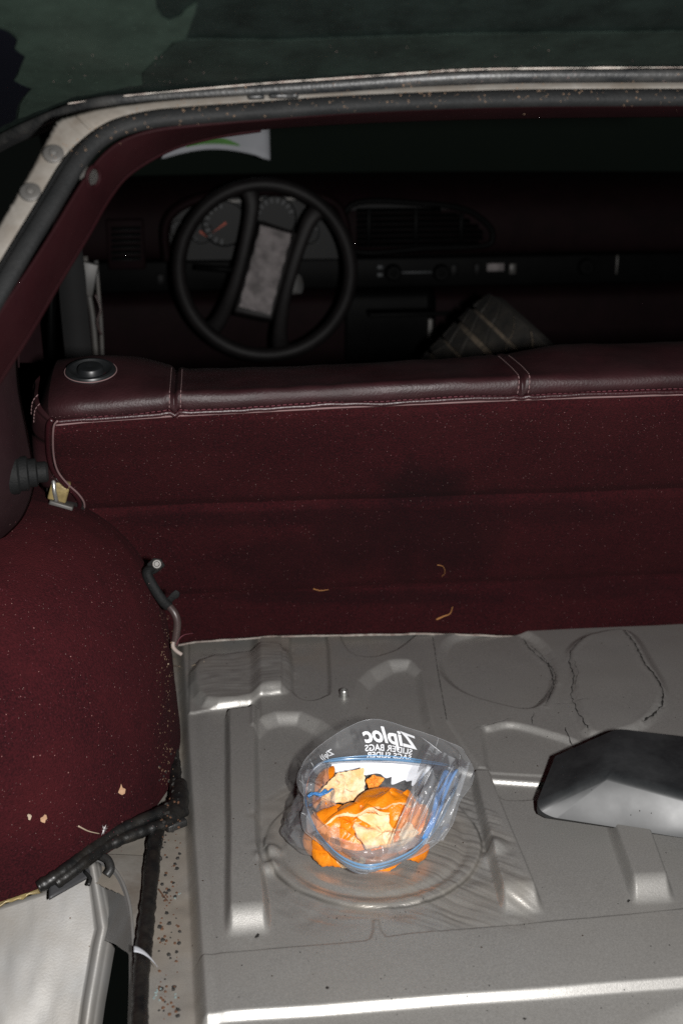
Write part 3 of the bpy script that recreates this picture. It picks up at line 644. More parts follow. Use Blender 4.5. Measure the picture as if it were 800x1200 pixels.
tube('wire', cat([aty(112, 345, 1.96), aty(118, 362, 1.955), aty(114, 378, 1.955), aty(119, 392, 1.96)], 20), 0.0018, 'brown_hose', DP, 6)
gridm('rear_panel', lambda u, v: aty(18 + 34 * u - 10 * v, 425 - 95 * v, 1.62 + 0.08 * u), 8, 8, 'maroon_dark', DP)

# ================================================================== REAR SEAT
def interp(curve, Yd):
    pts = [aty(x, y, Yd) for x, y in curve]; a = np.array([(p.x, p.z) for p in pts]); return lambda x: float(np.interp(x, a[:, 0], a[:, 1]))
zt = interp([(-60, 496), (62, 491), (100, 487), (205, 480), (400, 470), (610, 461), (800, 455), (1300, 430)], 1.25)
zb_ = interp([(60, 768), (205, 757), (230, 752.5), (265, 750), (320, 746), (400, 744.5), (500, 742), (560, 743.5), (640, 746), (720, 744.5), (800, 740), (1300, 720)], 1.478)
zc = interp([(30, 440), (44, 430), (60, 422), (110, 418.5), (160, 420.5), (190, 427), (207, 434), (260, 433), (400, 428), (520, 421.5), (600, 416), (622, 411), (660, 405), (800, 401), (1300, 385)], 1.345)
RS = thing('rear_seat', 'maroon rear seat back with carpeted rear face and leather top roll', 'seat', (0.48, 1.45, 0.0))
X0, X1 = -0.158, 1.12
Bc = cat([(62, 491, 1.2465), (57.5, 497, 1.246), (56.5, 515, 1.255), (58, 535, 1.268), (63, 551, 1.282), (74, 565, 1.297), (86, 576, 1.305), (93, 586, 1.312), (93, 594, 1.318), (84, 598, 1.325)], 50)
Oc = cat([(47, 440, 1.29), (39, 452, 1.30), (37.5, 480, 1.30), (38, 515, 1.305), (41, 545, 1.31), (46, 562, 1.32), (52, 578, 1.33), (58, 588, 1.335), (68, 597, 1.335), (78, 602, 1.335)], 50)
def carp_y(z): return float(np.interp(z, [0.0, 0.083, 0.100, 0.172, 0.224, 0.247, 0.318, 0.36, 0.375], [1.478, 1.452, 1.443, 1.40, 1.368, 1.352, 1.30, 1.262, 1.2495]))
def on_carpet(x, y):
    Y_ = 1.28
    for _ in range(8): Y_ = carp_y(aty(x, y, Y_).z)
    return aty(x, y, Y_ - 0.011)
Bp = [on_carpet(p[0], p[1]) for p in Bc]; Op = [aty(p[0], p[1], b_.y + 0.045) for p, b_ in zip(Oc, Bp)]
_bz = np.array([p.z for p in Bp[:44]])[::-1]; _bx = np.array([p.x for p in Bp[:44]])[::-1]
def lim(z): return float(np.interp(z, _bz, _bx)) - 0.001
def bk(u, v):
    x = X0 + (X1 - X0) * u
    P_ = [(1.2495, zt(x) + 0.002), (1.262, zt(x) - 0.018), (1.30, 0.318), (1.352, 0.247), (1.362, 0.236), (1.368, 0.224), (1.40, 0.172), (1.443, 0.100), (1.4485, 0.090), (1.452, 0.083), (1.478, zb_(x))]
    q = v * (len(P_) - 1); i = min(int(q), len(P_) - 2); t = q - i
    y = P_[i][0] * (1 - t) + P_[i + 1][0] * t; z = P_[i][1] * (1 - t) + P_[i + 1][1] * t
    l = lim(z); x = max(x, l) if u > 0 else l
    sag = 0.005 * float(vnoise(x, z, 5, 3)) + 0.0025 * float(vnoise(x, z, 14, 4)) + 0.0006 * float(vnoise(x, z, 60, 5))
    e = min(1, (1 - v) * 8, v * 8)
    puff = 0.006 * math.sin(math.pi * min(1, v / 0.4)) if v < 0.4 else 0.005 * math.sin(math.pi * min(1, (v - 0.4) / 0.4)) if v < 0.8 else 0
    return Vector((x, y - (sag + puff) * e - 0.004 * float(vnoise(x, 0, 9, 6)) * max(0, v - 0.85) * 6, z))
o = gridm('back_carpet', bk, 320, 141, 'carpet', RS); solid(o, 0.004, 1)
sa_ = o.data.attributes.new('stain_shade', 'FLOAT', 'POINT'); co_ = np.array([tuple(v.co) for v in o.data.vertices])
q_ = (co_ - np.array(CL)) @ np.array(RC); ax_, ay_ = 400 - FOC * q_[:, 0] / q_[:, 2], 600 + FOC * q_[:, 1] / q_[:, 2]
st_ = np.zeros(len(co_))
for (x_, y_, rx, ry, k_) in ((495, 572, 46, 22, 0.55), (470, 630, 26, 40, 0.5), (520, 632, 40, 36, 0.5), (410, 632, 34, 38, 0.5), (560, 620, 30, 40, 0.35), (330, 660, 60, 24, 0.35), (650, 600, 60, 14, 0.3), (250, 608, 90, 8, 0.35), (450, 605, 160, 9, 0.4), (700, 690, 80, 10, 0.3), (420, 700, 160, 7, 0.45)):  # carpet stains, plus flat strips of painted shade along the two folds
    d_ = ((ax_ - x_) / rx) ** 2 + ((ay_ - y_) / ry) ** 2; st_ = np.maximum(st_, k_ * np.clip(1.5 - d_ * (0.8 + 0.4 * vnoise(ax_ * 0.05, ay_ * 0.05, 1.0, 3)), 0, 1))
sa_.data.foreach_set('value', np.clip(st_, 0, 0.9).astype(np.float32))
NB = 90
tube('carpet_hem', [bk(i / 299, 1.0) + Vector((0, -0.001, 0.0006 * float(vnoise(i * 0.3, 0, 1.0, 2)))) for i in range(300)], 0.0014, 'thread_fray', RS, 6, scale=[0.7 + 0.5 * abs(float(vnoise(i * 0.5, 3, 1.0, 9))) for i in range(300)])
def roll(x, v):
    a, b = zt(x), zc(x)
    P_ = [(1.252, a - 0.002), (1.2435, a + 0.001), (1.2405, a + 0.009), (1.245, a + 0.018), (1.262, a + 0.4 * (b - a) + 0.012), (1.30, a + 0.78 * (b - a) + 0.006), (1.345, b), (1.39, b - 0.012), (1.415, b - 0.05), (1.42, b - 0.14)]
    c = cat([Vector((0, y, z)) for y, z in P_], 41); q = v * 40; i = min(int(q), 39); p = c[i].lerp(c[i + 1], q - i)
    for sx0 in (-0.0365, 0.3155):                                     # cross seams pull the leather in
        p.z -= 0.0035 * math.exp(-((x - sx0) / 0.0022) ** 2); p.y += 0.002 * math.exp(-((x - sx0) / 0.0022) ** 2)
        p.z += 0.0014 * math.exp(-((abs(x - sx0) - 0.006) / 0.004) ** 2)
    p.z += 0.0007 * float(fbm(x, v * 0.15, 40, 7, 2)) + 0.0012 * float(vnoise(x, v * 0.3, 14, 8))
    return p
def rl(u, v):
    k = [0.0, 0.01, 0.02, 0.03]; x = X0 + (X1 - X0) * u
    if u < 0.024:                                                      # rounded outer end
        t = u / 0.024; x = X0 - 0.014 * (1 - t) ** 2 * (0 if v < 0.1 else min(1, (v - 0.1) * 5)); p = roll(x, v); p.x = x
        d = (1 - t) ** 2.2; p.y += (1.335 - p.y) * 0.25 * d; p.z -= 0.022 * d * min(1, v * 4); return p
    p = roll(x, v); p.x = x; return p
us = sorted(set([0, .002, .004, .007, .010, .014, .018, .024] + list(np.linspace(0.024, 1, 250)) + [(s_ + d_ - X0) / (X1 - X0) for s_ in (-0.0365, 0.3155) for d_ in np.linspace(-0.014, 0.014, 29)]))
gridm('top_roll', lambda u, v: rl(us[int(u * (len(us) - 1) + .5)], v), len(us), 48, 'leather', RS)
# piping, stitches
def onroll(x, v, off=0.0): p = roll(x, v); p.x = x; return p + Vector((0, -0.75, 0.66)) * off
tube('piping', [onroll(X0 + 0.004 + (X1 - X0) * i / 260, 0.0) + Vector((0, -0.007, -0.0005)) for i in range(260)], 0.0026, 'leather_pipe', RS, 8)
tube('edge_seam', [Vector((X0 + 0.004 + (X1 - X0) * i / 260, 1.2485, zt(X0 + 0.004 + (X1 - X0) * i / 260) - 0.0062)) for i in range(260)], 0.0011, 'thread', RS, 6)
def stitches(name, pts, L_, gap, r, m, parent):
    """short thread stitches laid along a line, one mesh"""
    P = [Vector(p) for p in pts]; vs = []; fs = []; acc = 0
    i = 0; pos = 0.0; cum = [0]
    for a, b in zip(P, P[1:]): cum.append(cum[-1] + (b - a).length)
    def at_(s_):
        j = min(max(int(np.searchsorted(cum, s_)) - 1, 0), len(P) - 2); return P[j].lerp(P[j + 1], (s_ - cum[j]) / max(cum[j + 1] - cum[j], 1e-9))
    while pos + L_ < cum[-1]:
        a, b = at_(pos), at_(pos + L_); d = (b - a).normalized(); u_, v_, _ = frame(d); base = len(vs)
        for q, sc in ((a, 0.5), ((a + b) / 2, 1.0), (b, 0.5)):
            for w in range(5): t = 2 * math.pi * w / 5; vs.append(q + (u_ * math.cos(t) + v_ * math.sin(t)) * r * sc)
        for s_ in range(2):
            for w in range(5): fs.append((base + s_ * 5 + w, base + s_ * 5 + (w + 1) % 5, base + s_ * 5 + 5 + (w + 1) % 5, base + s_ * 5 + 5 + w))
        pos += L_ + gap
    o = mesh(name, vs, fs, m, None, True); o['kind'] = 'stuff'; return fin(o, parent)
stitches('stitching', [onroll(X0 + 0.006 + (X1 - X0 - 0.01) * i / 300, 0.085) + Vector((0, -0.0006, 0)) for i in range(300)], 0.0042, 0.0016, 0.0007, 'thread_red', RS)
for sx0 in (-0.0365, 0.3155):
    for dx in (-0.0055, 0.0055):
        stitches('stitching', [onroll(sx0 + dx + (0.002 * math.sin(v * 3)), v) + Vector((0, -0.0004, 0.0006)) for v in np.linspace(0.12, 0.66, 60)], 0.0040, 0.0015, 0.0007, 'thread', RS)
# leather border wrapping the outer end
def bord(u, v):
    i = min(int(u * 49 + .5), 49); a, b = Bp[i], Op[i]; p = a.lerp(b, v)
    return p + Vector((-0.006, -0.011, 0.0)) * math.sin(math.pi * min(1, v * 1.05)) * (1 if u < 0.62 else max(0.0, 1 - (u - 0.62) * 2.2))
# split: full band above the latch window, thin strip round it below
gridm('end_border', lambda u, v: bord(u * 0.60, v), 34, 14, 'leather', RS)
gridm('end_border', lambda u, v: bord(0.60 + 0.40 * u, v * (0.30 + 0.0 * u)), 22, 6, 'leather', RS)
gridm('end_border', lambda u, v: bord(0.60 + 0.40 * u, 0.86 + v * 0.14), 22, 4, 'leather', RS)
tube('piping', [p + Vector((0, -0.002, 0)) for p in Bp], 0.0026, 'leather_pipe', RS, 8)
tube('edge_seam', [p + Vector((0.0048, -0.0005, -0.002)) for p in Bp], 0.0011, 'thread', RS, 6)
for off in (0.42, 0.62): stitches('stitching', [bord(u, off) + Vector((0, -0.001, 0)) for u in np.linspace(0.0, 0.18, 30)], 0.004, 0.0015, 0.0007, 'thread', RS)
LT = box('latch', aty(70, 574, Bp[25].y + 0.012), (0.020, 0.012, 0.024), 'foil_yellow', RS, (0, 18, 0), 0.002)
tube('latch_bar', [aty(63, 560, Bp[25].y + 0.006), aty(64, 576, Bp[25].y + 0.006), aty(67, 590, Bp[25].y + 0.006)], 0.0025, 'zinc', RS, 8)
box('latch_base', aty(72, 592, Bp[25].y + 0.008), (0.026, 0.014, 0.008), 'bolt_grey', RS, (0, 20, 0), 0.0015)
put(mesh('latch_recess', [aty(x, y, Bp[25].y + 0.03) for x, y in ((50, 545), (84, 555), (100, 598), (60, 604))], [(0, 1, 2, 3)], 'cabin_dark', None, False), RS)
# release knob
kp = aty(108, 457, 1.293); kp.z = roll(kp.x, 0.55).z; tmp = [roll(kp.x, v) for v in np.linspace(0.3, 0.7, 80)]
kq = min(tmp, key=lambda q: abs(q.y - 1.293)); kp = Vector((kp.x, kq.y, kq.z)); kn = Vector((0.0, -0.22, 0.97))
K = lathe('release_knob', kp, kn, [(0.0255, -0.004), (0.0258, 0.0015), (0.0245, 0.0038), (0.0215, 0.0042), (0.0190, 0.0015), (0.0150, -0.0005), (0.0135, 0.0)], 'black_plastic', RS, 40)
b_ = lathe('button', kp, kn, [(0.0135, -0.001), (0.0130, 0.0045), (0.0118, 0.0062), (0.009, 0.0068), (0.0, 0.0052)], 'black_plastic', None, 32); b_.parent = K
tube('dust_ring', [kp + kn.normalized() * 0.0012 + (frame(kn)[0] * math.cos(t) + frame(kn)[1] * math.sin(t)) * 0.0262 for t in np.linspace(0, 2 * math.pi, 60, endpoint=False)], 0.0006, 'thread', None, 6, True).parent = K

# ================================================================== WHEEL ARCH CARPET
WA = thing('wheel_arch_carpet', 'maroon carpeted wheel arch bulging from the left side of the cargo floor', 'carpet', (-0.2, 1.27, 0.0))
def dome(u, v):
    t = -math.radians(150) + math.radians(215) * u                     # angle on the footprint
    r = 1 - (1 - v) ** 1.0 if False else v
    if v <= 0.86: r = math.sin(v / 0.86 * math.pi / 2) ** 0.85; z = 0.270 * (1 - r ** 3) ** (1 / 3); zs = 0
    else: r = 1.0; z = -0.012 * (v - 0.86) / 0.14
    cx, cy = -0.30 + 0.247 * r * math.cos(t), 1.275 + 0.293 * r * math.sin(t)
    n = 0.006 * float(vnoise(cx, cy + z, 7, 2)) + 0.003 * float(vnoise(cx + z, cy, 16, 3)) + 0.0007 * float(vnoise(cx + z, cy - z, 70, 4))
    d = Vector((math.cos(t) * r, math.sin(t) * r, 0.5 * (1 - r) + 0.15)).normalized()
    return Vector((cx, cy, max(z, -0.012))) + d * n
o = gridm('carpet', dome, 200, 110, 'carpet_arch', WA); solid(o, 0.005, -1)
# frayed foil padding and a grey flap showing below its cut edge
def foil(u, v):
    q = atz(-30 + 92 * u, 1058 - 34 * u + (16 * v if u < 0.9 else 16 * v), -0.012 - 0.004 * v)
    return q + Vector((0, 0, 0.0022 * float(vnoise(u * 14 + v * 3, v * 3, 1.0, 4))))
o = gridm('foil_padding', foil, 40, 10, 'foil_yellow', WA); solid(o, 0.002)
def flap(u, v): return atz(58 + 48 * u, 1040 - 27 * u + 15 * v, -0.010 - 0.003 * v + 0.001 * math.sin(u * 6))
o = gridm('grey_flap', flap, 14, 6, 'grey_flap', WA); solid(o, 0.0025)
# ------------------------------------------------------------------ bare inner quarter panel below
QP = thing('quarter_panel', 'bare pale grey inner body panel below the wheel arch carpet', 'body panel', atz(60, 1180, -0.08))
p0 = Vector((-0.15, 1.0, -0.045)); n0 = Vector((0.08, -0.66, 0.74))
def qp(a, b, dz=0.0): q = atp(a, b, p0, n0); return q + n0.normalized() * dz
def quarter(u, v):
    yy = 1066 + 260 * v                                            # guide row, shifted up along the right-hand side
    xr = float(np.interp(yy, [1066, 1130, 1200, 1330], [118, 137, 122, 100]))
    xg = xr - float(np.interp(v, [0, 0.3, 1], [14, 24, 24]))
    if u < 0.74: t = u / 0.74; x = -120 + (xg + 120) * t; dz = 0.003 * float(vnoise(x * 0.010, yy * 0.010, 1.0, 3))
    elif u < 0.86: t = (u - 0.74) / 0.12; x = xg + (xr - xg) * t * 0.6; dz = 0.005 * math.sin(t * math.pi)
    else: t = (u - 0.86) / 0.14; x = xg + (xr - xg) * (0.6 + 0.4 * t); dz = -0.016 * t * t
    top = float(np.interp(x, [-120, 0, 60, 100, 118], [1110, 1062, 1042, 1012, 1010])); y_ = top + (1330 - top) * v
    return qp(x, y_, dz + 0.0005 * float(vnoise(x * 0.08, yy * 0.03, 1.0, 8)))
o = gridm('panel', quarter, 70, 50, 'pale_metal', QP); solid(o, 0.0015)
fe = cat([atz(x, y, z) for x, y, z in ((108, 1000, -0.010), (126, 1010, -0.012), (142, 1030, -0.014), (152, 1060, -0.016), (156, 1100, -0.018), (157, 1140, -0.018), (155, 1210, -0.018), (150, 1330, -0.018))], 60)
def flange(u, v):
    p = fe[int(u * 59 + .5)]; k = float(np.interp(u, [0, 0.40, 0.52, 0.62, 1], [1, 1, 0.45, 0.10, 0.08])); return p + Vector((-0.034 * v * k, 0.010 * v * k, -0.050 * v * k)) 
o = gridm('flange', flange, 60, 12, 'grey_metal', QP); solid(o, 0.0014)
tube('flange_lip', fe, 0.0016, 'pale_metal', QP, 8)
def strip_sheet(u, v):
    p = fe[int(u * 59 + .5)]; x1 = float(np.interp(p.y, [0.55, 0.818, 1.0, 1.197, 1.6], [-0.082, -0.077, -0.0735, -0.085, -0.105])) + 0.003
    q = Vector((x1, p.y, -0.0165)); return p.lerp(q, v)
o = gridm('floor_flange', strip_sheet, 60, 8, 'silver_paint', QP); solid(o, 0.0012)
o = gridm('torn_seal', lambda u, v: atz(157 + 28 * u, 1108 + 8 * u + 18 * u * u + (8 * v * (1 - u)), 0.003 - 0.002 * u), 14, 4, 'paper', QP); solid(o, 0.0006)

# ------------------------------------------------------------------ wiring harness
WH = thing('wiring_harness', 'black taped wiring harness lying along the left floor channel', 'wiring', atz(200, 960, -0.01))
def taped(pts, r, n, seed):
    P = cat(pts, n); sc = [1 + 0.10 * math.sin(i * 0.9 + seed) * (i % 3 == 0) + 0.10 * float(vnoise(i * 0.35, seed, 1.0, seed)) for i in range(n)]; return P, sc
P_, s_ = taped([atz(196, 852, -0.004), atz(201, 875, -0.004), atz(205, 905, -0.004), atz(207, 950, -0.004)], 0.0065, 50, 3)
tube('cable', P_, 0.0068, 'tape_black', WH, 12, scale=s_)
P_, s_ = taped([atz(188, 962, -0.005), atz(181, 990, -0.006), atz(176, 1040, -0.007), atz(171, 1090, -0.007), atz(166, 1140, -0.007), atz(163, 1210, -0.007), atz(158, 1330, -0.007)], 0.0068, 110, 5)
tube('cable', P_, 0.0072, 'tape_black', WH, 12, scale=s_)
P_, s_ = taped([atz(212, 935, 0.002), atz(198, 947, 0.004), atz(165, 962, 0.006), atz(130, 979, 0.006), atz(100, 1001, 0.004), atz(70, 1024, 0.0), atz(45, 1040, -0.006)], 0.006, 90, 7)
tube('cable', P_, 0.0062, 'tape_black', WH, 12, scale=s_)
P_, s_ = taped([atz(216, 950, -0.002), atz(195, 964, 0.0), atz(160, 977, 0.002), atz(125, 992, 0.002), atz(95, 1014, 0.0), atz(65, 1036, -0.006)], 0.006, 90, 9)
tube('cable', P_, 0.0058, 'tape_black', WH, 12, scale=s_)
lathe_pts = cat([atz(211, 918, -0.001), atz(210, 938, 0.0), atz(205, 952, 0.0), atz(192, 966, -0.002)], 24)
tube('tape_joint', lathe_pts, 0.0115, 'tape_black', WH, 14, scale=[0.6 + 0.32 * math.sin(math.pi * min(1, i / 23)) + 0.03 * math.sin(i * 1.7) for i in range(24)])
put(box('clip', atz(205, 965, -0.006), (0.022, 0.014, 0.008), 'rubber_dark', None, (0, 0, 30), 0.002), WH)
tube('hook', cat([atz(118, 1003, -0.004), atz(127, 1008, -0.004), atz(130, 1018, -0.008), atz(125, 1026, -0.012)], 16), 0.004, 'rubber_dark', WH, 8)
tube('wire_end', cat([atz(100, 1022, -0.008), atz(106, 1029, -0.006), atz(104, 1037, -0.007)], 12), 0.0018, 'rubber_dark', WH, 6)

# ------------------------------------------------------------------ bracket on the arch, hose, loose wire
BR = thing('hold_down_bracket', 'black plastic bracket with a steel bolt on the seat side of the wheel arch', 'bracket', aty(190, 690, 1.265))
sweep('arm', cat([aty(181, 664, 1.277), aty(174, 668, 1.271), aty(173, 674, 1.267), aty(179, 686, 1.263), aty(190, 703, 1.259), aty(198, 711, 1.259)], 26), circ(0.0058, 10, 1.0, 0.8), 'rubber', BR)
hull('tab', [aty(x, y, Y_) for Y_ in (1.277, 1.271) for x, y in ((172, 661), (180, 654), (189, 655), (194, 663), (184, 671), (176, 675))], [(0, 1, 2, 3, 4, 5), (11, 10, 9, 8, 7, 6)] + [(i, (i + 1) % 6, 6 + (i + 1) % 6, 6 + i) for i in range(6)], 'rubber', BR, 0.0014, 2)
hull('tab', [aty(x, y, Y_) for Y_ in (1.273, 1.267) for x, y in ((193, 704), (201, 695), (206, 691), (211, 694), (210, 700), (204, 703), (200, 708))], [tuple(range(7)), tuple(range(13, 6, -1))] + [(i, (i + 1) % 7, 7 + (i + 1) % 7, 7 + i) for i in range(7)], 'rubber', BR, 0.0012, 2)
lathe('bolt', aty(184, 661, 1.269), aty(184, 661, 1.0) - aty(184, 661, 1.269), [(0.0052, 0), (0.0052, 0.0022), (0.0044, 0.003), (0.0030, 0.003), (0.0024, 0.001), (0, 0.001)], 'bolt_grey', BR, 16)
HS = thing('drain_hose', 'short brown hose ending in a pale wire at the carpet corner', 'hose', aty(205, 750, 1.265))
tube('hose', cat([aty(199, 711, 1.257), aty(205, 719, 1.253), aty(208, 730, 1.251), aty(206, 748, 1.251), aty(204.5, 756, 1.251)], 26), 0.0042, 'brown_hose', HS, 10)
tube('wire', cat([aty(203, 752, 1.248), aty(203, 758, 1.247), aty(207, 763, 1.247), aty(213, 767, 1.247)], 14), 0.0022, 'pale_wire', HS, 8)
tube('red_thread', cat([aty(207, 756, 1.247), aty(210, 749, 1.247), aty(216, 744, 1.250), aty(227, 742, 1.265)], 14), 0.0006, 'thread_red', HS, 5)

# ------------------------------------------------------------------ left lower trim with striker
ST = thing('side_trim', 'dusty dark side trim panel at the left edge with a black rubber striker', 'trim panel', aty(10, 560, 1.16))
Rg = cat([Vector((x, y, 0)) for x, y in ((22, 380), (21, 420), (24, 460), (34, 510), (41, 548), (40, 575), (28, 606), (10, 626), (-10, 640))], 40)
def strim(u, v):
    r = Rg[int(v * 39 + .5)]; x = r.x - 95 * (1 - u); q = aty(x, r.y, 1.17 - 0.09 * (1 - u) + 0.035 * u ** 6)
    return q + Vector((0, -0.002 * float(vnoise(u * 3, v * 6, 1.0, 3)), 0))
o = gridm('panel', strim, 26, 40, 'maroon_dark', ST); solid(o, 0.004, 1)
lathe('striker', aty(16, 556, 1.165), (1, 0.12, 0.02), [(0.019, -0.004), (0.019, 0.004), (0.0165, 0.006), (0.0165, 0.013), (0.0135, 0.0145), (0.0135, 0.021), (0.010, 0.0225), (0.010, 0.030), (0.008, 0.032), (0, 0.032)], 'rubber', ST, 26)
o = gridm('pillar_panel', lambda u, v: aty(-40 + 62 * u + 22 * v * (1 - u), 430 - 130 * v, 1.24 + 0.03 * u), 10, 10, 'maroon_dark', ST); solid(o, 0.003, 1)

# ================================================================== TAILGATE OPENING (silver frame, rubber, trim)
P0 = Vector((0, 0.98, 0.69)); N0 = Vector((0, 1, -0.9))
def fo(x, y, dep=0.0): return atp(x, y, P0 + Vector((0, dep, 0)), N0)
def band(name, A, B, m, parent, n=120, k=8, bulge=0.0, depA=0.0, depB=0.0, th=0.0015, nz=0.0):
    a = cat([Vector((x, y, 0)) for x, y in A], n); b = cat([Vector((x, y, 0)) for x, y in B], n)
    def fn(u, v):
        i = int(u * (n - 1) + .5); q = a[i].lerp(b[i], v); return fo(q.x, q.y, depA + (depB - depA) * v - bulge * math.sin(math.pi * v) + nz * float(vnoise(u * 40, v * 3, 1.0, 5)))
    o = gridm(name, fn, n, k, m, parent)
    if th: solid(o, th, 1)
    return o
BF = thing('car_body', 'silver painted car body metal round the tailgate opening', 'car body', fo(90, 150))
band('pillar', [(-60, 372), (0, 262), (20, 228), (40, 192), (58, 158), (68, 141), (80, 136), (92, 133)], [(-45, 422), (14, 314), (42, 272), (64, 241), (86, 208), (99, 184), (113, 168), (128, 158)], 'silver_paint', BF, 80, 10, 0.004, 0.0, -0.002, nz=0.0006)
band('header_rail', [(88, 134), (110, 128), (150, 122), (210, 115.5), (300, 110), (400, 104.5), (500, 100), (600, 96.5), (700, 95.5), (860, 95)], [(114, 160), (137, 151), (172, 142), (222, 135), (300, 128), (400, 120.5), (500, 115.5), (600, 111.5), (700, 110), (860, 109)], 'silver_paint', BF, 140, 8, 0.003, -0.004, -0.004, nz=0.0005)
for x_, y_ in ((63, 180), (36, 225)):
    b_ = lathe('bolt', fo(x_, y_, -0.0065), (0, -0.75, 0.66), [(0.0072, -0.001), (0.0072, 0.0006), (0.0062, 0.0012), (0.0030, 0.0012), (0.0026, 0.0028), (0.0018, 0.0032), (0, 0.0032)], 'bolt_grey', BF, 22)
for x_, y_, w_ in ((300, 114, .012), (330, 113, .018), (345, 112.5, .006)): put(box('clip', fo(x_, y_, -0.008), (w_, 0.003, 0.004), 'rubber_dark', None, (40, 0, 0), 0.001, 1), BF)
WSt = thing('weatherstrip', 'black ribbed rubber weatherstrip round the tailgate opening', 'weatherstrip', fo(120, 160))
wc = [Vector((x, y, 0)) for x, y in ((-60, 445), (0, 343), (30, 292), (60, 243), (90, 194), (112, 168), (140, 151), (180, 141), (230, 136), (300, 131), (400, 124), (500, 119.5), (600, 116.5), (700, 115.5), (860, 115))]
wp = cat([fo(p.x, p.y, -0.012) for p in wc], 620)
sweep('bulb', wp, [(0.0064 * math.cos(t), 0.0042 * math.sin(t) + (0.002 if math.sin(t) > 0 else 0)) for t in np.linspace(0, 2 * math.pi, 16, endpoint=False)], 'rubber', WSt, up=Vector((0, -0.74, 0.67)), scale=[1.0 if i % 2 else 0.97 for i in range(620)])
wp2 = cat([fo(p.x - (9 if p.y > 180 else 3), p.y - (5 if p.y < 180 else 4), -0.010) for p in wc], 200)
tube('lip', wp2, 0.0034, 'rubber', WSt, 10, sx=1.3, sy=0.8, up=Vector((0, -0.74, 0.67)))
PT = thing('pillar_trim', 'maroon plastic trim inside the tailgate opening with a round clip hole', 'trim panel', fo(110, 210))
tA = [(-60, 470), (0, 365), (35, 312), (66, 263), (97, 212), (120, 182), (146, 163), (182, 152), (232, 146), (300, 140), (400, 132), (500, 127), (600, 124), (700, 123), (860, 122)]
tB = [(-60, 535), (0, 442), (33, 390), (66, 333), (100, 277), (127, 230), (153, 200), (200, 173), (250, 159), (305, 150.5), (400, 144), (500, 140), (600, 137.5), (700, 136), (860, 135)]
o = band('panel', tA, tB, 'maroon_plastic', PT, 260, 26, 0.004, -0.004, 0.045, th=0)
hc = fo(108, 207, 0.02)
bm = bmesh.new(); bm.from_mesh(o.data)
def pxof(p): q = RC.transposed() @ (p - CL); return 400 - FOC * q.x / q.z, 600 + FOC * q.y / q.z
kill = []
for f in bm.faces:
    a, b = pxof(f.calc_center_median())
    if ((a - 108) / 9.0) ** 2 + ((b - 207) / 10.5) ** 2 < 1: kill.append(f)
kc = sum((f.calc_center_median() for f in kill), Vector()) / max(1, len(kill)); kn2 = sum((f.normal for f in kill), Vector()).normalized()
if kn2.y > 0: kn2 = -kn2
bmesh.ops.delete(bm, geom=kill, context='FACES'); bm.to_mesh(o.data); bm.free(); solid(o, 0.0025, 0)
u_, v_, _ = frame(kn2)
tube('hole_rim', [kc + u_ * 0.0072 * math.cos(t) + v_ * 0.0072 * math.sin(t) + kn2 * 0.0005 for t in np.linspace(0, 2 * math.pi, 32, endpoint=False)], 0.0016, 'maroon_plastic', PT, 8, True)
lathe('hole_sleeve', kc, kn2, [(0.0066, 0.0), (0.0066, -0.006), (0.0064, -0.006), (0.0062, 0.0)], 'bolt_grey', PT, 24)
put(mesh('inner_metal', [kc + u_ * a + v_ * b - kn2 * 0.014 for a, b in ((-.008, -.008), (.008, -.008), (.008, .008), (-.008, .008))], [(0, 1, 2, 3)], 'cabin_dark', None, False), PT)
for o_ in S.objects:
    if o_.name.startswith('hole_'): pass
tube('edge_bead', cat([fo(x, y, 0.047) for x, y in tB[:10]], 120), 0.003, 'maroon_plastic', PT, 8)

# ------------------------------------------------------------------ raised tailgate glass
TG = thing('tailgate', 'raised tailgate with dark dusty glass and torn peeling tint film', 'tailgate', fo(200, 100))
GP = Vector((0, 0.968, 0.697)); GN = Vector((0, math.sin(math.radians(20)), math.cos(math.radians(20))))
gd = Vector((0, -math.cos(math.radians(20)), math.sin(math.radians(20))))
def gl_(x, y, off=0.0): return atp(x, y, GP - GN * off, GN)
ge = cat([gl_(x, y) for x, y in ((-120, 222), (0, 158), (40, 138), (80, 121), (150, 111), (300, 98), (400, 91), (500, 84), (600, 80), (800, 78), (1000, 78))], 140)
o = gridm('glass', lambda u, v: ge[int(u * 139 + .5)] + gd * 0.36 * v, 140, 24, 'tinted_glass', TG)
def film(name, poly, m, off, jag=1.2, th=0.0004):
    P = []
    for i in range(len(poly)):
        a, b = poly[i], poly[(i + 1) % len(poly)]; k = max(1, int(math.hypot(a[0] - b[0], a[1] - b[1]) / 7))
        for j in range(k): t = j / k; P.append((a[0] + (b[0] - a[0]) * t + random.uniform(-jag, jag) * (j > 0), a[1] + (b[1] - a[1]) * t + random.uniform(-jag, jag) * (j > 0)))
    vs = [gl_(x, y, off) for x, y in P]; me = bpy.data.meshes.new(name); bm = bmesh.new(); bm.faces.new([bm.verts.new(v) for v in vs]); bmesh.ops.triangulate(bm, faces=bm.faces); bm.to_mesh(me); bm.free()
    o = link(name, me, m, None, False); solid(o, th, 0); return fin(o, TG)
film('tint_film', [(-60, -30), (177, -30), (183, 8), (190, 20), (203, 28), (212, 18), (222, 8), (231, 2), (229, 14), (222, 33), (218, 45), (202, 50), (192, 62), (180, 74), (168, 84), (167, 99), (120, 108), (84, 114), (40, 132), (21, 139), (24, 122), (38, 104), (17, 94), (24, 80), (30, 66), (18, 57), (21, 46), (10, 36), (-60, 10)], 'film_green', 0.0012)
film('tint_film', [(-60, 12), (8, 37), (20, 47), (17, 58), (29, 66), (16, 95), (37, 103), (22, 122), (19, 139), (0, 150), (-60, 180)], 'film_navy', 0.0012)
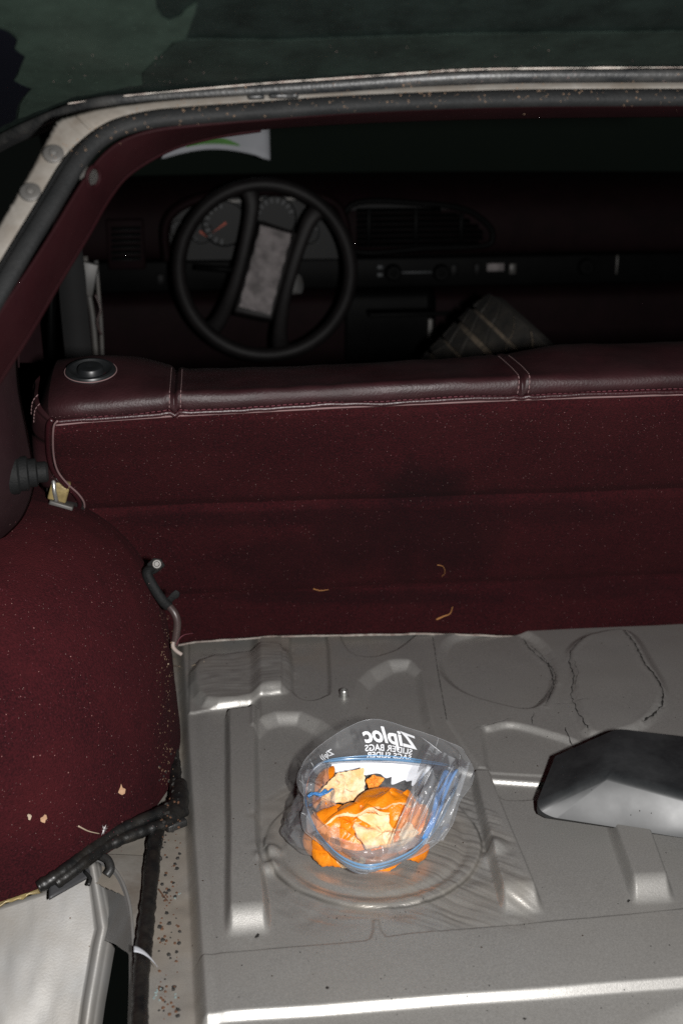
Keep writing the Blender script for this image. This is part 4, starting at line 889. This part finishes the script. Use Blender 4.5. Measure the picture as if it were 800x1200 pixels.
film('tint_film', [(167, 86), (190, 64), (204, 51), (219, 46), (330, 47), (520, 40), (860, 36), (860, 74), (600, 77), (400, 86), (300, 92), (168, 98)], 'film_dark', 0.0022, 0.6)
# rubber lip and moulding along its lower edge
lp = cat([gl_(x, y, 0.004) for x, y in ((-120, 228), (0, 164), (40, 145), (78, 130), (120, 119.5), (200, 112.5), (300, 106), (400, 99.5), (500, 92.5), (600, 88.5), (800, 87.5), (1000, 88))], 200)
sweep('glass_seal', lp, [(-0.0042, -0.002), (0.0042, -0.003), (0.0050, 0.001), (0.0035, 0.004), (-0.001, 0.0046), (-0.0042, 0.003)], 'rubber_dark', TG, up=Vector((0, -0.94, -0.34)))
lp2 = cat([gl_(x, y, 0.003) for x, y in ((80, 121.5), (150, 112), (300, 98.5), (400, 91.5), (500, 84.5), (530, 82.5), (600, 80.5), (800, 79), (1000, 79))], 240)
tube('dust_edge', lp2, 0.0009, 'thread_fray', TG, 6, scale=[0.15 + 0.75 * abs(float(vnoise(i * 0.21, 1, 1.0, 12))) for i in range(240)])
lp3 = cat([gl_(x, y, 0.006) for x, y in ((-120, 240), (0, 171), (40, 153), (72, 138), (90, 131))], 60)
tube('corner_lip', lp3, 0.0045, 'rubber', TG, 10, sx=1.2)

# ================================================================== BLACK TRIM PIECE ON THE FLOOR
Pt = lambda x, y, z: atz(x, y, z)
zr = 0.046
A_, B_, P1, Q1, P2 = Pt(708, 905, 0.053), Pt(722, 854, 0.058), Pt(627, 944, 0.022), Pt(650, 886, 0.034), Pt(641, 957, 0.014)
ex_ = Vector((0.30, -0.050, 0.0)); S2 = Pt(800, 982, 0.012); D2 = Pt(800, 931, zr); C2 = Pt(800, 863, zr + 0.008)
S3, D3, C3 = S2 + (S2 - P2) * 0.9, D2 + (D2 - A_) * 1.4, C2 + (C2 - B_) * 1.7
def down(p, dy=0.0): return Vector((p.x, p.y + dy, 0.0095))
bq, bb, bc = Vector((Q1.x + 0.004, Q1.y + 0.004, 0.0095)), Vector((B_.x, B_.y + 0.012, 0.0095)), Vector((C3.x, C3.y + 0.012, 0.0095))
bp1, bp2, bs = Vector((P1.x + 0.004, P1.y + 0.004, 0.0095)), Vector((P2.x, P2.y + 0.004, 0.0095)), Vector((S3.x, S3.y + 0.004, 0.0095))
tp = hull('trim_piece', [A_, B_, C3, D3, P1, Q1, P2, S3, bq, bb, bc, bp1, bp2, bs],
     [(0, 3, 2, 1), (4, 0, 1, 5), (6, 0, 4), (6, 7, 3, 0), (5, 1, 9, 8), (1, 2, 10, 9), (4, 5, 8, 11), (6, 4, 11, 12), (7, 6, 12, 13), (3, 7, 13, 10, 2), (8, 9, 10, 13, 12, 11)], 'trim_black', None, 0.0025, 3, 60, soft=({(0, 3), (0, 6), (0, 4), (0, 1)}, 0.016))
tag(tp, 'broken black plastic trim piece with a shiny slanted face lying on the cargo floor', 'trim piece')

# ================================================================== BAG OF ORANGE PEEL
BC = Vector((0.130, 1.048, 0.0))
ANG = [-90, -120, -150, 180, 150, 120, 90, 60, 30, 0, -30, -60]
def ell(a, b, z, mul=None): return [BC + Vector(((mul or {}).get(i, 1) * a * math.cos(math.radians(t)), (mul or {}).get(i, 1) * b * math.sin(math.radians(t)), z)) for i, t in enumerate(ANG)]
zipr = [Pt(*p) for p in ((430, 1017, .030), (390, 999, .033), (365, 965, .042), (357, 930, .052), (368, 903, .052), (392, 894, .049), (442, 892, .050), (492, 896, .052), (527, 903, .058), (533, 918, .063), (517, 958, .048), (482, 1000, .034))]
lipr = [Pt(*p) for p in ((430, 1021, .027), (388, 1003, .030), (360, 968, .043), (350, 928, .056), (357, 893, .066), (384, 866, .078), (438, 843, .090), (502, 861, .086), (541, 879, .080), (554, 908, .070), (533, 957, .052), (489, 1003, .031))]
rings = [ell(0.03, 0.022, 0.0066), ell(0.066, 0.052, 0.0075, {3: 1.16, 9: 1.2, 2: 1.04, 10: 1.04}), [p_ + Vector((0, -0.010, 0)) for p_ in ell(0.070, 0.048, 0.028, {3: 1.02, 9: 1.02})], zipr, lipr]
NT = 180
RG = [cat(r, NT, True) for r in rings]
RGa = np.array([[tuple(p) for p in r] for r in RG])               # 5 x NT x 3
def bagS(t, v, crump=1.0):
    """t in turns (0 = front, going round by the left), v 0..4 ring number"""
    f_ = (t % 1.0) * NT; i = int(f_) % NT; k = f_ - int(f_)
    col = RGa[:, i] * (1 - k) + RGa[:, (i + 1) % NT] * k
    s_ = min(int(v), 3); w = v - s_
    g = lambda j: col[max(0, min(4, j))]
    a, b, c, d = g(s_ - 1), g(s_), g(s_ + 1), g(s_ + 2)
    p = 0.5 * ((2 * b) + (c - a) * w + (2 * a - 5 * b + 4 * c - d) * w * w + (3 * b - a - 3 * c + d) * w ** 3)
    amp = float(np.interp(v, [0, 1, 1.6, 2.6, 2.95, 3.05, 3.4, 4], [0.0, 0.4, 1.0, 0.9, 0.12, 0.12, 0.7, 1.25])) * crump
    tt = t % 1.0; wn = min(1, max(0, (tt - 0.33) / 0.05)) * min(1, max(0, (0.66 - tt) / 0.05)); amp *= 1 - wn * (0.8 if v > 2.9 else 0.45)
    x, y = (t % 1.0) * 9.0, v * 1.25
    tri = lambda w_: 4 * abs((w_ % 1.0) - 0.5) - 1
    wx, wy = x + 0.5 * float(vnoise(x, y, 0.9, 2)), y + 0.35 * float(vnoise(x, y, 0.8, 7))
    n = 0.75 * tri(wx * 0.667) + 0.5 * tri(wx * 1.0 + wy * 0.62 + 0.3) * (0.5 + 0.5 * float(vnoise(x, y, 0.7, 11))) + 0.4 * tri(wx * 1.3333 - wy * 0.9) * (0.5 + 0.5 * float(vnoise(x, y, 0.6, 13))) + 0.25 * tri(wy * 1.9 + wx * 0.3333)
    out = Vector((p[0] - BC.x, p[1] - BC.y, 0.25 * (p[2] - 0.03))); out = out.normalized() if out.length > 1e-6 else Vector((0, 0, 1))
    q = Vector(p) + out * (0.0046 * n * amp); q.z = max(q.z, 0.0062); return q
BG = thing('plastic_bag', 'open clear zip bag with blue zip and white print holding orange peel', 'plastic bag', (BC.x, BC.y, 0.0062))
gridm('film', lambda u, v: bagS(u, v * 4), 280, 96, 'bag_film', BG, True)
tube('film_edge', [bagS(i / 280, 4.0) for i in range(280)], 0.00022, 'film_hem', BG, 5, True)
put(mesh('film_base', [BC + Vector((0, 0, 0.0062))] + [bagS(i / 60, 0) for i in range(60)], [(0, 1 + i, 1 + (i + 1) % 60) for i in range(60)], 'bag_film', None), BG)
zp = [bagS(i / 200, 3.0) for i in range(200)]
sweep('zip_strip', zp, circ(0.0056, 10, 0.25, 1.0), 'zip_blue', BG, True, up=Vector((0, -0.35, 0.93)))
zp2 = [bagS(i / 200, 3.13) for i in range(200)]
sweep('zip_strip', zp2, circ(0.0016, 8, 0.5, 1.0), 'zip_blue', BG, True, up=Vector((0, -0.35, 0.93)))
# wide flattened blue ends of the zip, right and left
def zend(x0, y0, x1, y1, z0, z1, w0, w1, name):
    def fn(u, v):
        p = Pt(x0 + (x1 - x0) * u, y0 + (y1 - y0) * u, z0 + (z1 - z0) * u); return p + Vector(((v - 0.5) * (w0 + (w1 - w0) * u), 0.003 * math.sin(u * 7), 0.0015 * math.sin(v * 9)))
    o = gridm(name, fn, 20, 8, 'zip_solid', BG); solid(o, 0.0006); return o
zend(528, 903, 497, 985, 0.076, 0.042, 0.015, 0.005, 'zip_end'); zend(362, 934, 385, 927, 0.056, 0.055, 0.003, 0.010, 'slider')
# loose film fold hanging over the right side, and bottom corners
def fold(u, v):
    a, b, c, d = Pt(500, 872, .094), Pt(549, 896, .083), Pt(519, 985, .036), Pt(452, 1003, .034)
    q = a * (1 - u) * (1 - v) + b * u * (1 - v) + c * u * v + d * (1 - u) * v
    return q + Vector((0.0, -0.004, 0.004)) * (math.sin(math.pi * v) * 1.6 + 1.1 * (1 - 2 * abs(float(vnoise(u * 4 + v, v * 2.4, 1.3, 31)))) + 0.6 * float(vnoise(u * 9, v * 5, 1.0, 33)))
gridm('film_fold', fold, 40, 50, 'fold_film', BG)
def fold2(u, v):
    a, b, c, d = Pt(352, 905, .062), Pt(388, 893, .060), Pt(400, 1000, .036), Pt(360, 975, .042)
    q = a * (1 - u) * (1 - v) + b * u * (1 - v) + c * u * v + d * (1 - u) * v
    return q + Vector((0.0, -0.003, 0.003)) * (1.2 * (1 - 2 * abs(float(vnoise(u * 3 + v, v * 3, 1.3, 41)))))
gridm('film_fold', fold2, 26, 40, 'fold_film', BG)
def fold3(u, v):
    p = Pt(385 + 108 * u, 985 + 28 * math.sin(math.pi * u) - 22 * v * math.sin(math.pi * u) ** 0.5, 0.034 + 0.012 * v)
    return p + Vector((0, -0.003, 0.002)) * (1 - 2 * abs(float(vnoise(u * 7, v * 1.5, 1.0, 47))))
gridm('film_fold', fold3, 46, 14, 'fold_film', BG)

rc = random.Random(11)
for i in range(26):                                                  # pale milky tubes along the film, modelled as crease highlights
    t0 = rc.choice((rc.uniform(0.60, 0.80), rc.uniform(0.16, 0.40), rc.uniform(0.0, 1.0))); v0 = rc.uniform(2.6, 3.6); dt, dv = rc.uniform(-0.05, 0.05), rc.uniform(0.25, 0.75)
    tube('crease_highlight', [bagS(t0 + dt * k / 13, min(3.97, v0 + dv * k / 13)) for k in range(14)], rc.uniform(0.00018, 0.0005), 'film_hem', BG, 5, scale=[math.sin(math.pi * (k + 0.4) / 13.8) ** 0.7 + 0.05 for k in range(14)])
for i in range(9):  # same modelled highlight streaks on the loose right fold
    u0, v0 = rc.uniform(0.1, 0.9), rc.uniform(0.0, 0.4); du, dv = rc.uniform(-0.25, 0.15), rc.uniform(0.35, 0.6)
    tube('crease_highlight', [fold(min(1, max(0, u0 + du * k / 13)), v0 + dv * k / 13) + Vector((0, -0.0004, 0.0004)) for k in range(14)], rc.uniform(0.0002, 0.0007), 'film_hem', BG, 5, scale=[math.sin(math.pi * (k + 0.4) / 13.8) ** 0.7 + 0.05 for k in range(14)])

# print on the back wall, seen from inside (so it reads mirrored)
def onbag(t, v, off=0.0009):
    e = 0.004; p = bagS(t, v); n = (bagS(t + e, v) - bagS(t - e, v)).cross(bagS(t, min(4, v + 0.03)) - bagS(t, v - 0.03)).normalized()
    if n.dot(CL - p) < 0: n = -n
    return p + n * off
def print_text(body, place, m, scale_x=1.0, name='lettering', weight=0.0):
    cu = bpy.data.curves.new('print', 'FONT'); cu.body = body; cu.size = 1.0; cu.resolution_u = 3; cu.offset = weight
    ob = bpy.data.objects.new('print', cu); COL.objects.link(ob); bpy.context.view_layer.update()
    me = bpy.data.meshes.new_from_object(ob.evaluated_get(bpy.context.evaluated_depsgraph_get())); bpy.data.objects.remove(ob); bpy.data.curves.remove(cu)
    bm = bmesh.new(); bm.from_mesh(me); bmesh.ops.triangulate(bm, faces=bm.faces); bmesh.ops.subdivide_edges(bm, edges=[e for e in bm.edges if e.calc_length() > 0.25], cuts=1, use_grid_fill=False)
    xs_ = [v.co.x for v in bm.verts]; W_ = max(xs_) - min(xs_); x0 = min(xs_)
    for v in bm.verts: v.co = place((v.co.x - x0) / W_, v.co.y)
    bm.to_mesh(me); bm.free(); me.materials.clear(); me.name = name
    return fin(link(name, me, m, None, False), BG)
# (fraction along the words, height) -> place on the wall; words start at the right because we look from inside
def line(t0, t1, v0, h, rise=0.0, slant=0.0): return lambda u, y: onbag(t0 + (t1 - t0) * u - slant * y, min(3.98, v0 + rise * u + y * h))
print_text('Ziploc', line(0.568, 0.479, 3.42, 0.49, 0.02, 0.006), 'bag_print', weight=0.03)
print_text('SLIDER BAGS', line(0.560, 0.477, 3.25, 0.19), 'bag_print', weight=0.015)
print_text('SACS SLIDER', line(0.560, 0.479, 3.10, 0.18), 'bag_print', weight=0.015)
print_text('Zip))', line(0.418, 0.375, 3.32, 0.33, -0.05, 0.004), 'bag_print', weight=0.02)
gridm('write_on_panel', lambda u, v: onbag(0.408 + 0.205 * u, 2.96 - v * (0.40 + 0.26 * abs(float(vnoise(u * 8, 1, 1.0, 3))) + 0.05 * math.sin(u * 9)), 0.0010), 70, 16, 'panel_white', BG)

# ------------------------------------------------------------------ the peels
def peel(label, px_, nrm, R, ax_, ay_, spin, seed, inner='pith', th=0.0042, corners=None):
    c = Pt(*px_); a, b, n = frame(Vector(nrm)); sp_ = math.radians(spin)
    a2, b2 = a * math.cos(sp_) + b * math.sin(sp_), b * math.cos(sp_) - a * math.sin(sp_)
    rp = random.Random(seed); kc_ = 5; ca_ = [2 * math.pi * (i + 0.3 + rp.uniform(-0.22, 0.22)) / kc_ for i in range(kc_)]; cr_ = [rp.uniform(0.95, 1.3) for _ in range(kc_)]
    if corners: ca_ = [math.radians(a_) for a_, _ in corners]; cr_ = [r_ for _, r_ in corners]
    ca_ = [ca_[-1] - 2 * math.pi] + ca_ + [ca_[0] + 2 * math.pi]; cr_ = [cr_[-1]] + cr_ + [cr_[0]]
    nr, ns = 11, 72; cen = c - n * R; vs = []; fs = []; mi = []
    def pt(r, t, rad, inner_):
        tt = t % (2 * math.pi); q_ = max(i_ for i_ in range(len(ca_) - 1) if ca_[i_] <= tt); a0_, a1_, r0_, r1_ = ca_[q_], ca_[q_ + 1], cr_[q_], cr_[q_ + 1]
        j = r0_ * r1_ * math.sin(a1_ - a0_) / (r0_ * math.sin(tt - a0_) + r1_ * math.sin(a1_ - tt)) + 0.05 * float(vnoise(t * 7, seed, 1.0, seed + 3)) + 0.025 * float(vnoise(t * 19, seed, 1.0, seed + 4))
        ca, sa = math.cos(t), math.sin(t)
        al = r * j * (ax_ * abs(ca) ** 1.0 if False else 1) / math.sqrt((ca / ax_) ** 2 + (sa / ay_) ** 2)
        d = n * math.cos(al) + (a2 * ca + b2 * sa) * math.sin(al)
        bend = 1 + 0.05 * float(vnoise(al * 3 + ca, sa * 2, 1.0, seed + 7))
        wob_ = 0.0016 * float(fbm(ca * al * 40, sa * al * 40, 0.40, seed + 5, 3)) if inner_ else 0.0
        return cen + d * (rad * bend + wob_)
    for side, rad in ((0, R), (1, R - th)):
        vs.append(pt(0, 0, rad, side))
        for i in range(1, nr + 1):
            for s_ in range(ns):
                t = 2 * math.pi * s_ / ns; rr_ = i / nr
                vs.append(pt(rr_ * (0.975 if side == 0 and False else 1), t, rad - (0.0012 * (rr_ ** 8) if side == 0 else -0.0006 * rr_ ** 6), side))
    o2 = 1 + nr * ns
    for side, off in ((0, 0), (1, o2)):
        for s_ in range(ns):
            x = (off, off + 1 + s_, off + 1 + (s_ + 1) % ns); fs.append(x if side == 0 else x[::-1]); mi.append(side)
        for i in range(nr - 1):
            for s_ in range(ns):
                p_ = off + 1 + i * ns; x = (p_ + s_, p_ + ns + s_, p_ + ns + (s_ + 1) % ns, p_ + (s_ + 1) % ns); fs.append(x if side == 0 else x[::-1]); mi.append(side)
    l0, l1 = 1 + (nr - 1) * ns, o2 + 1 + (nr - 1) * ns
    for s_ in range(ns): fs.append((l0 + s_, l1 + s_, l1 + (s_ + 1) % ns, l0 + (s_ + 1) % ns)); mi.append(1)
    loc = Vector((c.x, c.y, c.z))
    o = mesh('orange_peel', [v - loc for v in vs], fs, ['peel_orange', inner], None, True, 38); o.location = loc
    for p_, m_ in zip(o.data.polygons, mi): p_.material_index = m_
    tag(o, label, 'orange peel', 'orange peels in the bag'); return o
peel('largest domed orange peel lying skin up on top of the heap', (456, 927, .066), (0.05, 0.16, 0.98), .046, .80, .46, 4, 3)
peel('pale pith side of an orange peel standing at the back left of the heap', (402, 924, .050), (-0.20, 0.66, -0.70), .070, .30, .27, -25, 8, corners=[(20, 1.55), (100, 0.85), (175, 1.35), (245, 1.2), (310, 0.8)])
peel('thin folded orange peel strip across the middle of the heap', (422, 943, .057), (-0.08, 0.28, 0.95), .070, .56, .17, 6, 12, corners=[(0, 1.2), (60, 1.0), (120, 1.1), (180, 1.2), (240, 1.05), (300, 1.1)])
peel('bright orange peel just below the folded strip', (434, 957, .044), (-0.02, -0.94, 0.32), .055, .42, .24, 2, 15, corners=[(30, 1.25), (150, 1.25), (210, 1.2), (330, 1.2)])
peel('orange peel with skin showing at the right side of the heap', (477, 954, .050), (0.26, -0.80, 0.50), .045, .44, .44, 40, 19)
peel('large pale pith piece facing up at the front of the heap', (448, 977, .033), (0.02, 0.62, -0.78), .080, .44, .24, 6, 23)
peel('small orange peel flap left of the large pale pith piece', (411, 964, .045), (-0.22, -0.62, 0.74), .040, .40, .26, -12, 27, corners=[(15, 1.3), (120, 1.0), (200, 1.3), (290, 1.0)])
peel('tiny rough orange crumb behind the domed peel', (438, 916, .043), (0.05, 0.80, -0.50), .030, .32, .26, 0, 31, 'pith_orange')
peel('rounded orange peel at the lower left outside the blue zip', (368, 978, .034), (-0.75, -0.55, 0.36), .038, .74, .58, 60, 35)
peel('orange peel tucked under the zip at the front left', (384, 1000, .022), (-0.42, -0.80, 0.42), .038, .62, .40, 15, 39)
peel('orange peel edge showing below the zip at the front right', (486, 993, .024), (0.48, -0.78, 0.40), .038, .70, .40, -30, 43)
peel('torn pith fragment at the very front of the bag', (410, 1011, .013), (0.0, 0.50, -0.85), .050, .32, .16, 12, 47)
peel('orange peel leaning against the left side of the bag', (376, 925, .046), (-0.60, -0.45, 0.50), .036, .42, .62, 10, 51)
peel('reddish orange peel seen through film at the right of the heap', (496, 962, .038), (0.60, -0.58, 0.46), .040, .50, .60, 10, 55)
peel('orange peel buried between the pith piece and the left side', (386, 957, .040), (-0.40, -0.62, 0.68), .044, .52, .38, 25, 59)
peel('orange peel lying under the large pale pith piece', (440, 1000, .020), (-0.05, -0.80, 0.58), .045, .80, .40, 0, 63)
peel('orange peel below the left flap near the zip', (400, 986, .028), (-0.30, -0.72, 0.60), .044, .54, .40, 10, 67)
# ================================================================== LITTER
def fleck(name, label, x, y, place, size, m, cat_='litter', seed=1):
    c = place(x, y); k = 9
    n = Vector((0.1, -0.7, 0.7)); a, b, n = frame(n); vs = []; r_ = random.Random(seed)
    for i in range(k):
        t = 2 * math.pi * i / k; r = size * r_.uniform(0.5, 1.1); vs.append(a * r * math.cos(t) * 0.7 + b * r * math.sin(t) + n * r_.uniform(0, 0.25) * size)
    top = [v + n * size * 0.15 for v in vs]
    o = mesh(name, vs + top, [tuple(range(k))[::-1], tuple(range(k, 2 * k))] + [(i, (i + 1) % k, k + (i + 1) % k, k + i) for i in range(k)], m, None, False); o.location = c
    tag(o, label, cat_); return o
def raycast(x, y):
    d = ray(x, y).normalized(); ok, loc, nrm, *_ = S.ray_cast(bpy.context.evaluated_depsgraph_get(), CL, d); return loc - d * 0.0012
bpy.context.view_layer.update()
fleck('leaf_flake', 'large tan leaf flake on the lower part of the wheel arch carpet', 142, 926, raycast, 0.0058, 'leaf_tan', 'leaf', 2)
fleck('leaf_flake', 'orange brown leaf flake low on the wheel arch carpet', 52, 960, raycast, 0.0046, 'leaf_tan', 'leaf', 5)
fleck('leaf_flake', 'pale wedge shaped leaf flake beside the orange brown flake', 35, 957, raycast, 0.0036, 'straw_pale', 'leaf', 9)
fl_o = thing('lint_tuft', 'white lint tuft on the black harness by the wheel arch', 'lint', raycast(122, 972))
vs = []; fs = []
c = fl_o.location
for i in range(70):
    d = Vector((random.gauss(0, 1), random.gauss(0, 1), random.gauss(0, 1))).normalized(); e = d.cross(Vector((0.3, 0.5, 0.8))).normalized() * 0.0005; p = c + d * random.uniform(0, 0.0015); L_ = random.uniform(0.002, 0.005)
    b = len(vs); vs += [p - e, p + e, p + d * L_]; fs.append((b, b + 1, b + 2))
put(mesh('fibres', vs, fs, 'lint_white', None, False), fl_o)
def twig(label, pts, r, m, place=raycast):
    P = [place(x, y) for x, y in pts]; o = tube('twig', cat(P, 14), r, m, None, 6, scale=[1 - 0.6 * i / 13 for i in range(14)]); tag(o, label, 'twig'); return o
twig('orange brown forked pine needle on the lower seat carpet', [(511, 726), (520, 722), (527, 719), (530, 711)], 0.0012, 'straw')
twig('short straw lying along the lower fold of the seat carpet', [(367, 690), (375, 692), (385, 691)], 0.0008, 'straw')
twig('small curled straw above the lower fold of the seat carpet', [(512, 662), (519, 664), (521, 671), (517, 676)], 0.0005, 'straw')
twig('pale straw lying near the lint tuft on the wheel arch', [(92, 968), (104, 974), (117, 977)], 0.0009, 'straw_pale')
twig('thin grass stem crossing the floor corner below the hose', [(197, 778), (210, 781), (225, 780), (240, 775)], 0.0008, 'straw_pale')
twig('red brown thread in the floor channel beside the harness', [(186, 1042), (192, 1050), (197, 1056)], 0.0009, 'crumb_brown')
# loose crumbs in the side channel: countless bits, one object
def crumbs(name, label, n, area, m, smin, smax, seed, proud=0.0):
    r_ = random.Random(seed); vs = []; fs = []
    dg = bpy.context.evaluated_depsgraph_get()
    for i in range(n):
        x, y = area(r_); d = ray(x, y).normalized(); ok, loc, nrm, ix, ob, mx = S.ray_cast(dg, CL, d)
        if not ok or (loc - CL).length > 2.0 or (ob and (ob.name.startswith(('film', 'orange', 'zip', 'twig', 'leaf')))): continue
        if nrm.dot(d) > 0: nrm = -nrm
        s_ = r_.uniform(smin, smax); a, b, n_ = frame(nrm); base = len(vs); k = 5; ph = r_.uniform(0, 6)
        for h_, sc in ((-0.2 * s_, 1.0), (0.55 * s_, 0.7)):
            for q in range(k): t = ph + 2 * math.pi * q / k; vs.append(loc + (a * math.cos(t) + b * math.sin(t)) * s_ * sc * r_.uniform(0.6, 1.2) + n_ * h_)
        fs.append(tuple(base + 5 + q for q in range(k))); fs += [(base + q, base + (q + 1) % k, base + 5 + (q + 1) % k, base + 5 + q) for q in range(k)]
    o = mesh(name, vs, fs, m, None, False); o['kind'] = 'stuff'; o['label'] = label; return o
chan = lambda r: (r.uniform(186, 212) - 0.0, r.uniform(880, 1195))
crumbs('dirt_crumbs', 'dark dirt crumbs scattered in the left floor channel', 60, chan, 'crumb_dark', 0.0009, 0.0030, 3)
crumbs('rust_crumbs', 'brown rust crumbs scattered in the left floor channel', 90, chan, 'crumb_brown', 0.0005, 0.0020, 4)
crumbs('glass_crumbs', 'small glass crumbs in the left floor channel', 14, lambda r: (r.choice((208, 183, 206)) + r.gauss(0, 3), r.choice((1050, 1158, 1165)) + r.gauss(0, 4)), 'glass_crumb', 0.0007, 0.0016, 5)
crumbs('edge_debris', 'tan plant debris caught along the wheel arch carpet edge', 150, lambda r: (r.gauss(195, 5), r.uniform(715, 920)), 'crumb_tan', 0.0003, 0.0011, 6)
def carpet_area(r): return (r.uniform(60, 800), 485 + 265 * r.random() ** 1.5) if r.random() < 0.72 else (r.uniform(0, 195), r.uniform(610, 1000))
crumbs('lint_specks', 'pale lint specks dusted over the maroon carpet', 1100, carpet_area, 'lint_pale', 0.00014, 0.00055, 7)
crumbs('red_lint', 'red lint specks dusted over the maroon carpet', 1500, carpet_area, 'thread_red', 0.0002, 0.0007, 8)
crumbs('floor_specks', 'fine dark grit on the grey cargo floor', 120, lambda r: (r.uniform(240, 800), r.uniform(755, 1195)), 'crumb_dark', 0.0003, 0.0009, 9)
crumbs('glass_dust', 'pale dust flecks along the lower edge of the tailgate glass', 70, lambda r: (r.uniform(60, 800), 96 - 45 * r.random() ** 2.2 - 0.02 * 0), 'lint_pale', 0.00012, 0.00045, 10)
crumbs('seal_grime', 'tan grime flecks on the rubber and paint of the tailgate opening', 260, lambda r: (lambda x: (x, float(np.interp(x, [60, 110, 200, 400, 800], [190, 160, 132, 112, 104])) + r.gauss(0, 9)))(r.uniform(60, 800)), 'crumb_tan', 0.0002, 0.0008, 11)
